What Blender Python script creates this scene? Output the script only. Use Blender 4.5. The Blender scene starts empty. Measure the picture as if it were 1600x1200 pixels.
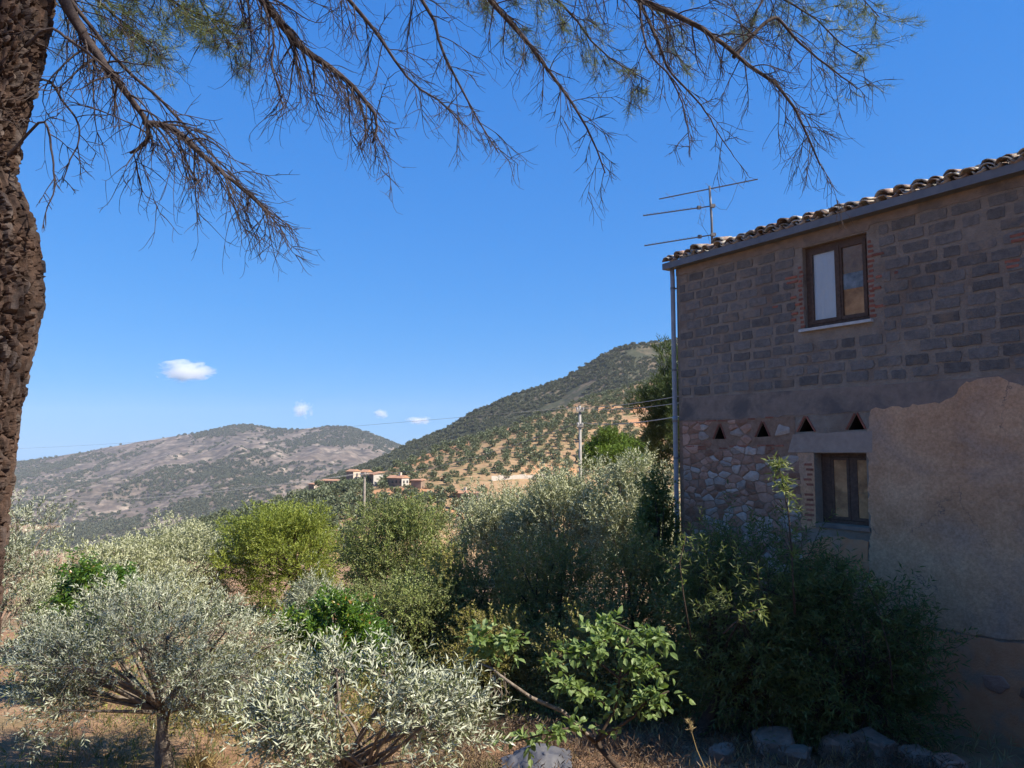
import bpy, math, random
import numpy as np
from mathutils import Vector, Matrix
from mathutils.geometry import tessellate_polygon

# ------------------------------------------------------------------ camera, sky, sun, exposure
sc = bpy.context.scene
col = sc.collection
F = 1200.0                       # focal length in pixels of the 1600 x 1200 photograph
PITCH = math.radians(5.0)        # camera looks up a little: horizon at y = 705
cam_d = bpy.data.cameras.new('camera')
cam_d.sensor_width = 36.0
cam_d.lens = 36.0 * F / 1600.0
cam_d.clip_start = 0.05
cam_d.clip_end = 60000.0
cam = bpy.data.objects.new('camera', cam_d)
cam.location = (0, 0, 0)
cam.rotation_euler = (math.pi / 2 + PITCH, 0, 0)
col.objects.link(cam)
sc.camera = cam

SUN_EL = math.radians(42.0)
SUN_AZ = math.radians(115.0)     # clockwise from +Y: from the right and a little behind the camera
SUN = Vector((math.sin(SUN_AZ) * math.cos(SUN_EL), math.cos(SUN_AZ) * math.cos(SUN_EL), math.sin(SUN_EL)))
w = bpy.data.worlds.new('World')
sc.world = w
w.use_nodes = True
nt = w.node_tree
bg = nt.nodes['Background']
sky = nt.nodes.new('ShaderNodeTexSky')
sky.sky_type = 'NISHITA'
sky.sun_disc = False
sky.sun_elevation = SUN_EL
sky.sun_rotation = SUN_AZ
sky.altitude = 300
sky.air_density = 1.0
sky.dust_density = 0.0
sky.ozone_density = 4.5
EXPO = 1.0
SKY_S = 0.15
# the camera's deep blue: one tone curve per channel on the whole sky
sp_ = nt.nodes.new('ShaderNodeSeparateColor')
cb_ = nt.nodes.new('ShaderNodeCombineColor')
nt.links.new(sky.outputs[0], sp_.inputs[0])
for ch, (gain, power) in enumerate(((0.215, 0.92), (0.495, 0.53), (0.95, 0.32))):
    m1 = nt.nodes.new('ShaderNodeMath'); m1.operation = 'MULTIPLY'; m1.inputs[1].default_value = 0.15
    m2 = nt.nodes.new('ShaderNodeMath'); m2.operation = 'POWER'; m2.inputs[1].default_value = power
    m3 = nt.nodes.new('ShaderNodeMath'); m3.operation = 'MULTIPLY'; m3.inputs[1].default_value = gain / (SKY_S * 2 ** EXPO)
    nt.links.new(sp_.outputs[ch], m1.inputs[0]); nt.links.new(m1.outputs[0], m2.inputs[0]); nt.links.new(m2.outputs[0], m3.inputs[0])
    nt.links.new(m3.outputs[0], cb_.inputs[ch])
nt.links.new(cb_.outputs[0], bg.inputs[0])
bg.inputs[1].default_value = SKY_S
sun_d = bpy.data.lights.new('sun', 'SUN')
sun_d.energy = 5.0
sun_d.angle = math.radians(0.53)
sun_d.color = (1.0, 0.92, 0.79)
sun_o = bpy.data.objects.new('sun', sun_d)
sun_o.rotation_euler = SUN.to_track_quat('Z', 'Y').to_euler()
sun_o.location = (30, -10, 40)
col.objects.link(sun_o)
sc.view_settings.view_transform = 'Standard'
sc.view_settings.look = 'None'
sc.view_settings.gamma = 1.0
sc.view_settings.use_curve_mapping = False
sc.view_settings.exposure = EXPO
sc.cycles.max_bounces = 12
sc.cycles.diffuse_bounces = 3
sc.cycles.transmission_bounces = 4
sc.cycles.transparent_max_bounces = 12
sc.cycles.volume_bounces = 10
sc.cycles.use_denoising = True

# ------------------------------------------------------------------ pixel -> direction
_cp, _sp = math.cos(PITCH), math.sin(PITCH)
def ray(px, py):
    a, b = (px - 800) / F, (600 - py) / F
    return Vector((a, _cp - b * _sp, _sp + b * _cp))
def at(px, py, Y):
    d = ray(px, py)
    return d * (Y / d.y)
def project(p):
    x, y, z = p[0], p[1], p[2]
    f = y * _cp + z * _sp
    u = -y * _sp + z * _cp
    return 800 + F * x / f, 600 - F * u / f

# ------------------------------------------------------------------ numpy noise
def _hash(ix, iy, iz, seed):
    with np.errstate(over='ignore'):
        h = (ix.astype(np.int64) * 374761393 + iy.astype(np.int64) * 668265263 + iz.astype(np.int64) * 2147483647 + seed * 974711) & 0xFFFFFFFF
        h = ((h ^ (h >> 13)) * 1274126177) & 0xFFFFFFFF
        h = (h ^ (h >> 16)) & 0xFFFFFFFF
    return h / 4294967295.0
def vnoise(p, seed=0):
    p = np.asarray(p, float)
    i = np.floor(p)
    f = p - i
    f = f * f * (3 - 2 * f)
    i = i.astype(np.int64)
    r = 0
    for dx in (0, 1):
        wx = f[..., 0] if dx else 1 - f[..., 0]
        for dy in (0, 1):
            wy = f[..., 1] if dy else 1 - f[..., 1]
            for dz in (0, 1):
                wz = f[..., 2] if dz else 1 - f[..., 2]
                r = r + wx * wy * wz * _hash(i[..., 0] + dx, i[..., 1] + dy, i[..., 2] + dz, seed)
    return r * 2 - 1
def fbm(p, octaves=4, seed=0, gain=0.5):
    p = np.asarray(p, float)
    a, s, t = 1.0, 0, 0
    for k in range(octaves):
        s = s + a * vnoise(p * 2.0 ** k + 17.3 * k, seed + k)
        t += a
        a *= gain
    return s / t
def interp(x, pts):
    return np.interp(x, [p[0] for p in pts], [p[1] for p in pts])

# ------------------------------------------------------------------ mesh and object helpers
class Buf:
    """collects vertices and faces, built as ONE mesh object"""
    def __init__(self):
        self.v, self.f, self.n, self.t = [], [], 0, []
    def add(self, verts, faces, tint=0.5):
        verts = [tuple(q) for q in verts]
        self.v += verts
        self.f += [tuple(i + self.n for i in fc) for fc in faces]
        self.t += [tint] * len(verts)
        self.n += len(verts)
    def box(self, a, b, tint=0.5):
        x0, y0, z0 = a
        x1, y1, z1 = b
        self.add([(x0, y0, z0), (x1, y0, z0), (x1, y1, z0), (x0, y1, z0), (x0, y0, z1), (x1, y0, z1), (x1, y1, z1), (x0, y1, z1)],
                 [(0, 3, 2, 1), (4, 5, 6, 7), (0, 1, 5, 4), (1, 2, 6, 5), (2, 3, 7, 6), (3, 0, 4, 7)], tint)
    def tube(self, pts, radii, k=6, tint=0.5, cap=True):
        P = np.array(pts, float)
        n = len(P)
        T = np.gradient(P, axis=0)
        T /= np.linalg.norm(T, axis=1)[:, None] + 1e-12
        ref = np.array([0.0, 0, 1]) if abs(T[0][2]) < 0.9 else np.array([1.0, 0, 0])
        R = np.broadcast_to(np.asarray(radii, float), (n,))
        ang = np.arange(k) * 2 * math.pi / k
        V = []
        u = np.cross(T[0], ref)
        for i in range(n):
            u = u - T[i] * u.dot(T[i])
            l = np.linalg.norm(u)
            u = u / l if l > 1e-9 else np.cross(T[i], [0.3, 0.5, 0.8])
            v = np.cross(T[i], u)
            V.append(P[i] + R[i] * (np.cos(ang)[:, None] * u + np.sin(ang)[:, None] * v))
        V = np.concatenate(V)
        fs = []
        for i in range(n - 1):
            for j in range(k):
                j2 = (j + 1) % k
                fs.append((i * k + j, i * k + j2, (i + 1) * k + j2, (i + 1) * k + j))
        if cap:
            fs.append(tuple(range(k - 1, -1, -1)))
            fs.append(tuple((n - 1) * k + j for j in range(k)))
        self.add(V.tolist(), fs, tint)
    def build(self, name, mat, parent=None, smooth=False, loc=None):
        me = bpy.data.meshes.new(name)
        me.from_pydata(self.v, [], self.f)
        at_ = me.attributes.new('tint', 'FLOAT', 'POINT')
        at_.data.foreach_set('value', self.t)
        if smooth:
            me.polygons.foreach_set('use_smooth', [True] * len(me.polygons))
        me.update()
        return link(name, me, mat, parent, loc)

def link(name, me, mat, parent=None, loc=None):
    o = bpy.data.objects.new(name, me)
    if mat is not None:
        me.materials.append(mat)
    col.objects.link(o)
    o.parent = parent
    if loc is not None:
        o.location = loc
    return o
def np_mesh(name, V, faces, tint=None, smooth=False):
    """V (n,3), faces (m,k) of one size k"""
    me = bpy.data.meshes.new(name)
    V = np.ascontiguousarray(V, np.float32)
    faces = np.ascontiguousarray(faces, np.int32)
    m, k = faces.shape
    me.vertices.add(len(V))
    me.vertices.foreach_set('co', V.ravel())
    me.loops.add(m * k)
    me.loops.foreach_set('vertex_index', faces.ravel())
    me.polygons.add(m)
    me.polygons.foreach_set('loop_start', np.arange(0, m * k, k, dtype=np.int32))
    me.polygons.foreach_set('use_smooth', np.full(m, smooth))
    me.update(calc_edges=True)
    if tint is not None:
        a = me.attributes.new('tint', 'FLOAT', 'POINT')
        a.data.foreach_set('value', np.ascontiguousarray(tint, np.float32))
    me.validate()
    return me
def empty(name, loc=(0, 0, 0), rotz=0.0):
    o = bpy.data.objects.new(name, None)
    o.location = loc
    o.rotation_euler = (0, 0, rotz)
    o.empty_display_size = 0.3
    col.objects.link(o)
    return o
def tag(o, label=None, cat=None, group=None, kind=None):
    if label: o['label'] = label
    if cat: o['category'] = cat
    if group: o['group'] = group
    if kind: o['kind'] = kind
    return o

# ------------------------------------------------------------------ materials
def nodes_mat(name):
    m = bpy.data.materials.new(name)
    m.use_nodes = True
    n = m.node_tree
    return m, n, n.nodes['Principled BSDF']
def ramp(n, stops):
    r = n.nodes.new('ShaderNodeValToRGB')
    el = r.color_ramp.elements
    while len(el) < len(stops):
        el.new(0.5)
    for e, (p, c) in zip(el, stops):
        e.position = p
        e.color = (*c, 1)
    return r
def noise_node(n, scale, detail=5, rough=0.6, coord=None, dist=0.0):
    t = n.nodes.new('ShaderNodeTexNoise')
    t.inputs['Scale'].default_value = scale
    t.inputs['Detail'].default_value = detail
    t.inputs['Roughness'].default_value = rough
    t.inputs['Distortion'].default_value = dist
    if coord is not None:
        n.links.new(coord, t.inputs['Vector'])
    return t
def mix_rgb(n, fac, a, b, mode='MIX'):
    m = n.nodes.new('ShaderNodeMix')
    m.data_type = 'RGBA'
    m.blend_type = mode
    for s, v in ((0, fac), (6, a), (7, b)):
        if hasattr(v, 'links') or hasattr(v, 'is_linked'):
            n.links.new(v, m.inputs[s])
        elif s == 0:
            m.inputs[0].default_value = v
        else:
            m.inputs[s].default_value = (*v, 1)
    return m.outputs[2]
def surface(name, stops, scale, bump=0.3, bump_scale=None, rough=0.9, spec=0.2, stains=None, metallic=0.0, coord='Object', objvar=0.0, bump_dist=0.02):
    """procedural surface: noise -> colour ramp, optional larger stains, fine bump, small variation per object"""
    m, n, b = nodes_mat(name)
    tc = n.nodes.new('ShaderNodeTexCoord').outputs[coord]
    if objvar:
        oi = n.nodes.new('ShaderNodeObjectInfo')
        ad = n.nodes.new('ShaderNodeVectorMath'); ad.operation = 'MULTIPLY_ADD'
        n.links.new(oi.outputs['Random'], ad.inputs[0])
        ad.inputs[1].default_value = (37, 51, 23)
        n.links.new(tc, ad.inputs[2])
        tc = ad.outputs[0]
    t = noise_node(n, scale, 6, 0.65, tc)
    r = ramp(n, stops)
    n.links.new(t.outputs[0], r.inputs[0])
    c = r.outputs[0]
    if stains:
        sc_, lo, hi, colr = stains
        t2 = noise_node(n, sc_, 5, 0.6, tc, 0.4)
        r2 = ramp(n, [(lo, (0, 0, 0)), (hi, (1, 1, 1))])
        n.links.new(t2.outputs[0], r2.inputs[0])
        c = mix_rgb(n, r2.outputs[0], c, colr)
    if objvar:
        mr = n.nodes.new('ShaderNodeMapRange')
        mr.inputs[3].default_value = 1 - objvar
        mr.inputs[4].default_value = 1 + objvar
        n.links.new(oi.outputs['Random'], mr.inputs[0])
        c = mix_rgb(n, 1.0, c, mr.outputs[0], 'MULTIPLY')
    n.links.new(c, b.inputs['Base Color'])
    b.inputs['Roughness'].default_value = rough
    b.inputs['Specular IOR Level'].default_value = spec
    b.inputs['Metallic'].default_value = metallic
    if bump:
        t3 = noise_node(n, bump_scale or scale * 4, 6, 0.7, tc)
        bp = n.nodes.new('ShaderNodeBump')
        bp.inputs['Strength'].default_value = bump
        bp.inputs['Distance'].default_value = bump_dist
        n.links.new(t3.outputs[0], bp.inputs['Height'])
        n.links.new(bp.outputs[0], b.inputs['Normal'])
    return m
def leaf_mat(name, stops, back=None, transl=0.3, rough=0.5, spec=0.35, tr_col=None):
    """leaf: colour by the leaf's own tint, paler underside where the species has one, some light passing through"""
    m, n, b = nodes_mat(name)
    a = n.nodes.new('ShaderNodeAttribute')
    a.attribute_name = 'tint'
    r = ramp(n, stops)
    n.links.new(a.outputs['Fac'], r.inputs[0])
    c = r.outputs[0]
    if back:
        g = n.nodes.new('ShaderNodeNewGeometry')
        c = mix_rgb(n, g.outputs['Backfacing'], c, back)
    n.links.new(c, b.inputs['Base Color'])
    b.inputs['Roughness'].default_value = rough
    b.inputs['Specular IOR Level'].default_value = spec
    tr = n.nodes.new('ShaderNodeBsdfTranslucent')
    c2 = mix_rgb(n, 0.6, r.outputs[0], tr_col or (0.25, 0.3, 0.05))
    n.links.new(c2, tr.inputs[0])
    mx = n.nodes.new('ShaderNodeMixShader')
    mx.inputs[0].default_value = transl
    n.links.new(b.outputs[0], mx.inputs[1])
    n.links.new(tr.outputs[0], mx.inputs[2])
    n.links.new(mx.outputs[0], n.nodes['Material Output'].inputs[0])
    return m

M = {}
M['soil'] = None
M['olive'] = leaf_mat('olive_leaf', [(0, (0.05, 0.068, 0.026)), (0.45, (0.11, 0.13, 0.05)), (0.75, (0.21, 0.235, 0.11)), (1, (0.47, 0.48, 0.33))], back=(0.38, 0.395, 0.28), transl=0.12, rough=0.38, spec=0.45, tr_col=(0.25, 0.3, 0.12))
M['olive_mid'] = leaf_mat('olive_leaf_far', [(0, (0.12, 0.135, 0.05)), (0.5, (0.24, 0.255, 0.11)), (1, (0.42, 0.425, 0.22))], back=(0.42, 0.425, 0.27), transl=0.15, rough=0.5, spec=0.35, tr_col=(0.25, 0.3, 0.1))
M['lime'] = leaf_mat('yellow_green_leaf', [(0, (0.115, 0.155, 0.025)), (0.5, (0.205, 0.25, 0.04)), (1, (0.30, 0.325, 0.065))], transl=0.3, tr_col=(0.4, 0.4, 0.03))
M['citrus'] = leaf_mat('glossy_green_leaf', [(0, (0.03, 0.075, 0.012)), (0.6, (0.075, 0.15, 0.015)), (0.93, (0.17, 0.24, 0.03)), (1, (0.33, 0.15, 0.05))], transl=0.25, rough=0.35, spec=0.5, tr_col=(0.2, 0.35, 0.02))
M['bush'] = leaf_mat('scrub_leaf', [(0, (0.10, 0.08, 0.028)), (0.55, (0.19, 0.16, 0.048)), (0.85, (0.25, 0.25, 0.045)), (1, (0.33, 0.22, 0.1))], transl=0.2)
M['greybush'] = leaf_mat('grey_scrub_leaf', [(0, (0.10, 0.11, 0.04)), (0.5, (0.18, 0.20, 0.07)), (0.85, (0.22, 0.28, 0.065)), (1, (0.32, 0.25, 0.11))], transl=0.2)
M['dark_leaf'] = leaf_mat('lance_leaf', [(0, (0.055, 0.068, 0.02)), (0.6, (0.09, 0.11, 0.03)), (1, (0.17, 0.2, 0.05))], transl=0.3, tr_col=(0.3, 0.38, 0.08))  # dark green leaf colour of the saplings and the corner shrub
M['fruit'] = leaf_mat('fruit_leaf', [(0, (0.08, 0.13, 0.035)), (0.6, (0.15, 0.21, 0.065)), (1, (0.28, 0.35, 0.14))], transl=0.3, tr_col=(0.3, 0.45, 0.05))
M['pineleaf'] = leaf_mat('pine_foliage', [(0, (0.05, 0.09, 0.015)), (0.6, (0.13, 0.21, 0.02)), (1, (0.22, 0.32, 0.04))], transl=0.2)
M['shadepine'] = leaf_mat('shaded_pine_foliage', [(0, (0.025, 0.045, 0.015)), (0.6, (0.055, 0.085, 0.022)), (1, (0.11, 0.15, 0.04))], transl=0.15)  # pine foliage with the tall pine's shade put into the colour
M['vent_shade'] = surface('vent_shade_dark', [(0.3, (0.012, 0.009, 0.008)), (0.7, (0.03, 0.022, 0.018))], 12, 0.4, 40)  # black of the unlit vent holes, put into the colour
M['needle'] = leaf_mat('pine_needle', [(0, (0.06, 0.085, 0.03)), (0.5, (0.13, 0.16, 0.05)), (1, (0.26, 0.29, 0.11))], transl=0.25, rough=0.4)
M['hilltree'] = leaf_mat('hill_olive_leaf', [(0, (0.06, 0.08, 0.038)), (0.5, (0.105, 0.125, 0.065)), (1, (0.17, 0.185, 0.105))], transl=0.1)
M['scrub_far'] = leaf_mat('dark_scrub_leaf', [(0, (0.045, 0.055, 0.032)), (0.5, (0.075, 0.085, 0.05)), (1, (0.12, 0.125, 0.075))], transl=0.1)
M['straw'] = leaf_mat('dry_grass_blade', [(0, (0.20, 0.14, 0.06)), (0.5, (0.36, 0.27, 0.12)), (1, (0.5, 0.4, 0.2))], transl=0.2, tr_col=(0.5, 0.4, 0.2))
M['litter'] = leaf_mat('brown_litter', [(0, (0.05, 0.032, 0.02)), (0.5, (0.11, 0.07, 0.042)), (1, (0.2, 0.14, 0.085))], transl=0.1, tr_col=(0.2, 0.12, 0.06))
M['weed'] = leaf_mat('green_weed_blade', [(0, (0.06, 0.09, 0.02)), (0.5, (0.11, 0.15, 0.03)), (1, (0.25, 0.24, 0.08))], transl=0.25)
M['olivebark'] = surface('olive_bark', [(0.3, (0.10, 0.075, 0.055)), (0.7, (0.30, 0.25, 0.20))], 14, 0.8, 40)
M['twig'] = surface('pine_twig', [(0.3, (0.03, 0.021, 0.02)), (0.7, (0.085, 0.066, 0.06))], 30, 0.4, 80)
M['darkbark'] = surface('dark_bark', [(0.3, (0.04, 0.028, 0.02)), (0.7, (0.10, 0.07, 0.05))], 20, 0.6, 50)
M['concrete_block'] = surface('concrete_block', [(0.3, (0.155, 0.132, 0.115)), (0.7, (0.262, 0.226, 0.197))], 9, 1.0, 45, objvar=0.22, stains=(3.2, 0.53, 0.68, (0.33, 0.24, 0.17)), bump_dist=0.05)
M['mortar'] = surface('mortar_wall', [(0.3, (0.265, 0.205, 0.155)), (0.7, (0.385, 0.305, 0.235))], 5, 1.0, 26, stains=(1.1, 0.5, 0.68, (0.24, 0.17, 0.125)), bump_dist=0.06)
def plaster_material():
    m, n, b = nodes_mat('old_plaster')
    tc = n.nodes.new('ShaderNodeTexCoord').outputs['Object']
    t1 = noise_node(n, 1.1, 9, 0.68, tc, 0.6)
    r1 = ramp(n, [(0.3, (0.40, 0.215, 0.115)), (0.48, (0.53, 0.30, 0.17)), (0.62, (0.59, 0.355, 0.21)), (0.75, (0.62, 0.40, 0.25))])
    n.links.new(t1.outputs[0], r1.inputs[0])
    t2 = noise_node(n, 0.55, 6, 0.62, tc, 0.8)                 # damp grey patches
    r2 = ramp(n, [(0.5, (0, 0, 0)), (0.66, (1, 1, 1))])
    n.links.new(t2.outputs[0], r2.inputs[0])
    c = mix_rgb(n, r2.outputs[0], r1.outputs[0], (0.42, 0.275, 0.19))
    t4 = noise_node(n, 24, 5, 0.7, tc)                         # speckled grit
    r4 = ramp(n, [(0.35, (0.8, 0.78, 0.76)), (0.65, (1.15, 1.15, 1.15))])
    n.links.new(t4.outputs[0], r4.inputs[0])
    c = mix_rgb(n, 1.0, c, r4.outputs[0], 'MULTIPLY')
    wv = n.nodes.new('ShaderNodeVectorMath'); wv.operation = 'MULTIPLY_ADD'
    t5 = noise_node(n, 2.2, 5, 0.65, tc)
    n.links.new(t5.outputs['Color'], wv.inputs[0]); wv.inputs[1].default_value = (0.9, 0.0, 0.9); n.links.new(tc, wv.inputs[2])
    vo = n.nodes.new('ShaderNodeTexVoronoi'); vo.feature = 'DISTANCE_TO_EDGE'; vo.inputs['Scale'].default_value = 0.75
    n.links.new(wv.outputs[0], vo.inputs['Vector'])
    r5 = ramp(n, [(0.0, (1, 1, 1)), (0.010, (0, 0, 0))])
    n.links.new(vo.outputs['Distance'], r5.inputs[0])
    t6 = noise_node(n, 0.9, 3, 0.5, tc)
    r6 = ramp(n, [(0.5, (0, 0, 0)), (0.6, (1, 1, 1))])
    n.links.new(t6.outputs[0], r6.inputs[0])
    ck = mix_rgb(n, 1.0, r5.outputs[0], r6.outputs[0], 'MULTIPLY')
    c = mix_rgb(n, ck, c, (0.16, 0.12, 0.10))
    n.links.new(c, b.inputs['Base Color'])
    b.inputs['Roughness'].default_value = 0.95; b.inputs['Specular IOR Level'].default_value = 0.1
    t7 = noise_node(n, 7, 9, 0.75, tc)
    bp = n.nodes.new('ShaderNodeBump'); bp.inputs['Strength'].default_value = 0.7; bp.inputs['Distance'].default_value = 0.05
    n.links.new(t7.outputs[0], bp.inputs['Height'])
    n.links.new(bp.outputs[0], b.inputs['Normal'])
    return m
M['plaster'] = plaster_material()
M['orange_plaster'] = surface('orange_plaster', [(0.3, (0.47, 0.20, 0.095)), (0.7, (0.56, 0.29, 0.155))], 4, 0.9, 30, stains=(2.0, 0.5, 0.65, (0.36, 0.23, 0.155)))
M['cement'] = surface('grey_cement', [(0.3, (0.19, 0.138, 0.108)), (0.7, (0.28, 0.21, 0.165))], 6, 0.9, 30, stains=(1.5, 0.52, 0.66, (0.13, 0.108, 0.095)))
M['lintel'] = surface('pale_concrete_lintel', [(0.3, (0.28, 0.205, 0.16)), (0.7, (0.38, 0.29, 0.23))], 6, 0.8, 30)
M['stone_grey'] = surface('grey_rubble', [(0.3, (0.30, 0.225, 0.18)), (0.7, (0.47, 0.37, 0.305))], 7, 0.8, 30, objvar=0.2)
M['stone_pink'] = surface('pink_rubble', [(0.3, (0.32, 0.165, 0.11)), (0.7, (0.45, 0.27, 0.19))], 7, 0.8, 30, objvar=0.2)
M['stone_brown'] = surface('brown_rubble', [(0.3, (0.22, 0.105, 0.065)), (0.7, (0.34, 0.185, 0.12))], 7, 0.8, 30, objvar=0.2)
M['brick'] = surface('red_brick', [(0.3, (0.22, 0.07, 0.045)), (0.7, (0.33, 0.13, 0.085))], 14, 0.7, 60, objvar=0.25)
M['tile'] = surface('clay_tile', [(0.25, (0.19, 0.11, 0.078)), (0.5, (0.28, 0.19, 0.14)), (0.75, (0.38, 0.33, 0.265))], 9, 0.7, 40, objvar=0.25, stains=(4.0, 0.44, 0.58, (0.40, 0.375, 0.325)))
M['metal'] = surface('grey_painted_metal', [(0.3, (0.10, 0.10, 0.108)), (0.7, (0.15, 0.15, 0.158))], 6, 0.1, 20, rough=0.5, spec=0.4)
M['pipe'] = surface('grey_plastic_pipe', [(0.3, (0.20, 0.20, 0.215)), (0.7, (0.28, 0.28, 0.295))], 4, 0.05, 20, rough=0.45, spec=0.5)
M['antenna'] = surface('antenna_metal', [(0.3, (0.10, 0.095, 0.10)), (0.7, (0.2, 0.19, 0.185))], 30, 0.2, 60, rough=0.5, metallic=0.3)
M['wood_dark'] = surface('dark_wood', [(0.3, (0.06, 0.036, 0.025)), (0.7, (0.125, 0.078, 0.055))], 18, 0.5, 60, rough=0.7)
M['wood_brown'] = surface('brown_wood', [(0.3, (0.33, 0.17, 0.075)), (0.7, (0.50, 0.29, 0.14))], 8, 0.5, 40, rough=0.7, stains=(3, 0.5, 0.66, (0.22, 0.12, 0.06)))
M['sill'] = surface('pale_stone_sill', [(0.3, (0.40, 0.39, 0.37)), (0.7, (0.55, 0.54, 0.51))], 9, 0.3, 40)
M['curtain'] = surface('white_curtain', [(0.3, (0.74, 0.73, 0.73)), (0.7, (0.84, 0.83, 0.82))], 3, 0.2, 30)
M['dust_reflection'] = surface('dust_reflection_film', [(0.35, (0.10, 0.075, 0.065)), (0.65, (0.36, 0.34, 0.33))], 5, 0.2, 30, rough=0.4, spec=0.5)
M['rock'] = surface('grey_boulder', [(0.3, (0.15, 0.115, 0.088)), (0.7, (0.27, 0.21, 0.165))], 5, 1.0, 14, objvar=0.15)
M['pole'] = surface('concrete_pole', [(0.3, (0.24, 0.225, 0.20)), (0.7, (0.36, 0.34, 0.31))], 4, 0.3, 20)
M['polewood'] = surface('wood_pole', [(0.3, (0.16, 0.135, 0.11)), (0.7, (0.28, 0.245, 0.21))], 4, 0.3, 20)
M['wire'] = surface('grey_cable', [(0.3, (0.20, 0.20, 0.20)), (0.7, (0.32, 0.32, 0.32))], 4, 0.0)
M['ceramic'] = surface('insulator', [(0.3, (0.3, 0.29, 0.27)), (0.7, (0.4, 0.39, 0.37))], 4, 0.0, rough=0.3)
M['white_wall'] = surface('white_wall', [(0.3, (0.40, 0.36, 0.31)), (0.7, (0.48, 0.44, 0.385))], 0.6, 0.3, 3)
M['cream_wall'] = surface('cream_wall', [(0.3, (0.46, 0.37, 0.29)), (0.7, (0.58, 0.48, 0.38))], 0.6, 0.3, 3)
M['brown_and_shade_wall'] = surface('brown_and_shade_wall', [(0.3, (0.20, 0.14, 0.10)), (0.7, (0.29, 0.21, 0.155))], 0.6, 0.3, 3)  # brown walls, also the shade painted on fronts of pale houses
M['far_roof'] = surface('terracotta_roof', [(0.3, (0.34, 0.17, 0.10)), (0.7, (0.46, 0.27, 0.17))], 0.8, 0.4, 4)
M['far_window'] = surface('dark_window', [(0.3, (0.02, 0.02, 0.025)), (0.7, (0.05, 0.05, 0.055))], 1, 0.0, rough=0.2, spec=0.6)
M['retaining'] = surface('pale_retaining_wall', [(0.3, (0.36, 0.31, 0.26)), (0.7, (0.48, 0.42, 0.36))], 0.5, 0.4, 2)
M['rubble_mortar'] = surface('rubble_mortar', [(0.3, (0.19, 0.11, 0.07)), (0.7, (0.31, 0.20, 0.14))], 9, 1.0, 30)
M['tarp'] = surface('blue_grey_tarp', [(0.3, (0.07, 0.07, 0.078)), (0.7, (0.12, 0.12, 0.13))], 4, 0.4, 12, rough=0.5)

# ------------------------------------------------------------------ terrain
G_PROFILE = [(-6000, -1.6), (3.5, -1.6), (7.0, -3.72), (10.0, -4.02), (14, -4.5), (30, -6.0), (60, -8.6), (100, -14.5), (150, -21.5), (300, -46), (700, -104), (1300, -176), (7000, -182)]
def ground_z(x, y):
    x = np.asarray(x, float); y = np.asarray(y, float)
    r = np.hypot(x, y)
    z = interp(y, G_PROFILE)
    p = np.stack([x * 0.35, y * 0.35, 0 * x], -1)
    z = z + 0.10 * fbm(p, 3, 3) * np.clip((r - 4) / 4, 0, 1) + 0.012 * np.minimum(r, 300) * fbm(p * 0.08, 3, 9) * (y > 20)
    return z
def gz(x, y):
    return float(ground_z(np.array(x), np.array(y)))

def soil_material():
    m, n, b = nodes_mat('dry_soil')
    tc = n.nodes.new('ShaderNodeTexCoord').outputs['Object']
    t1 = noise_node(n, 1.3, 7, 0.65, tc)
    r1 = ramp(n, [(0.3, (0.22, 0.12, 0.065)), (0.5, (0.34, 0.20, 0.115)), (0.72, (0.44, 0.30, 0.185))])
    n.links.new(t1.outputs[0], r1.inputs[0])
    t2 = noise_node(n, 0.45, 6, 0.7, tc, 0.5)
    r2 = ramp(n, [(0.48, (0, 0, 0)), (0.62, (1, 1, 1))])
    n.links.new(t2.outputs[0], r2.inputs[0])
    c = mix_rgb(n, r2.outputs[0], r1.outputs[0], (0.25, 0.19, 0.10))
    n.links.new(c, b.inputs['Base Color'])
    b.inputs['Roughness'].default_value = 0.95
    b.inputs['Specular IOR Level'].default_value = 0.1
    t3 = noise_node(n, 9, 8, 0.75, tc)
    bp = n.nodes.new('ShaderNodeBump')
    bp.inputs['Strength'].default_value = 1.0
    bp.inputs['Distance'].default_value = 0.06
    n.links.new(t3.outputs[0], bp.inputs['Height'])
    n.links.new(bp.outputs[0], b.inputs['Normal'])
    return m

def polar_sheet(name, us, ys, zfun, mat):
    """grid over (u, Y): u is the bearing (as a pixel column), Y the distance ahead"""
    U, Y = np.meshgrid(us, ys)
    X = (U - 800) / F * Y
    Z = zfun(U, X, Y)
    V = np.stack([X, Y, Z], -1).reshape(-1, 3)
    nr, nc = U.shape
    i = np.arange(nr - 1)[:, None] * nc + np.arange(nc - 1)[None, :]
    fc = np.stack([i, i + 1, i + nc + 1, i + nc], -1).reshape(-1, 4)
    me = np_mesh(name, V, fc, None, True)
    return link(name, me, mat)

# the ground: one sheet in the round
M['soil'] = soil_material()
rr = np.concatenate([[0.0], np.linspace(0.8, 16, 90), np.geomspace(16.4, 5900, 110)])
aa = np.linspace(0, 2 * math.pi, 181)[:-1]
R_, A_ = np.meshgrid(rr[1:], aa, indexing='ij')
GX, GY = R_ * np.sin(A_), R_ * np.cos(A_)
GV = np.stack([GX, GY, ground_z(GX, GY)], -1).reshape(-1, 3)
nr, nc = R_.shape
ii = np.arange(nr - 1)[:, None] * nc
jj = np.arange(nc)[None, :]
GF = np.stack([ii + jj, ii + nc + jj, ii + nc + (jj + 1) % nc, ii + (jj + 1) % nc], -1).reshape(-1, 4)[:, ::-1]
c0 = len(GV)
GV = np.concatenate([GV, [[0, 0, -1.6]]])
gme = np_mesh('ground', GV, GF, None, True)
ground = link('ground', gme, M['soil'])
cap_me = np_mesh('ground_cap', np.concatenate([GV[:nc], [[0, 0, -1.6]]]), np.array([[k, (k + 1) % nc, nc] for k in range(nc)])[:, ::-1], None, True)
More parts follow.
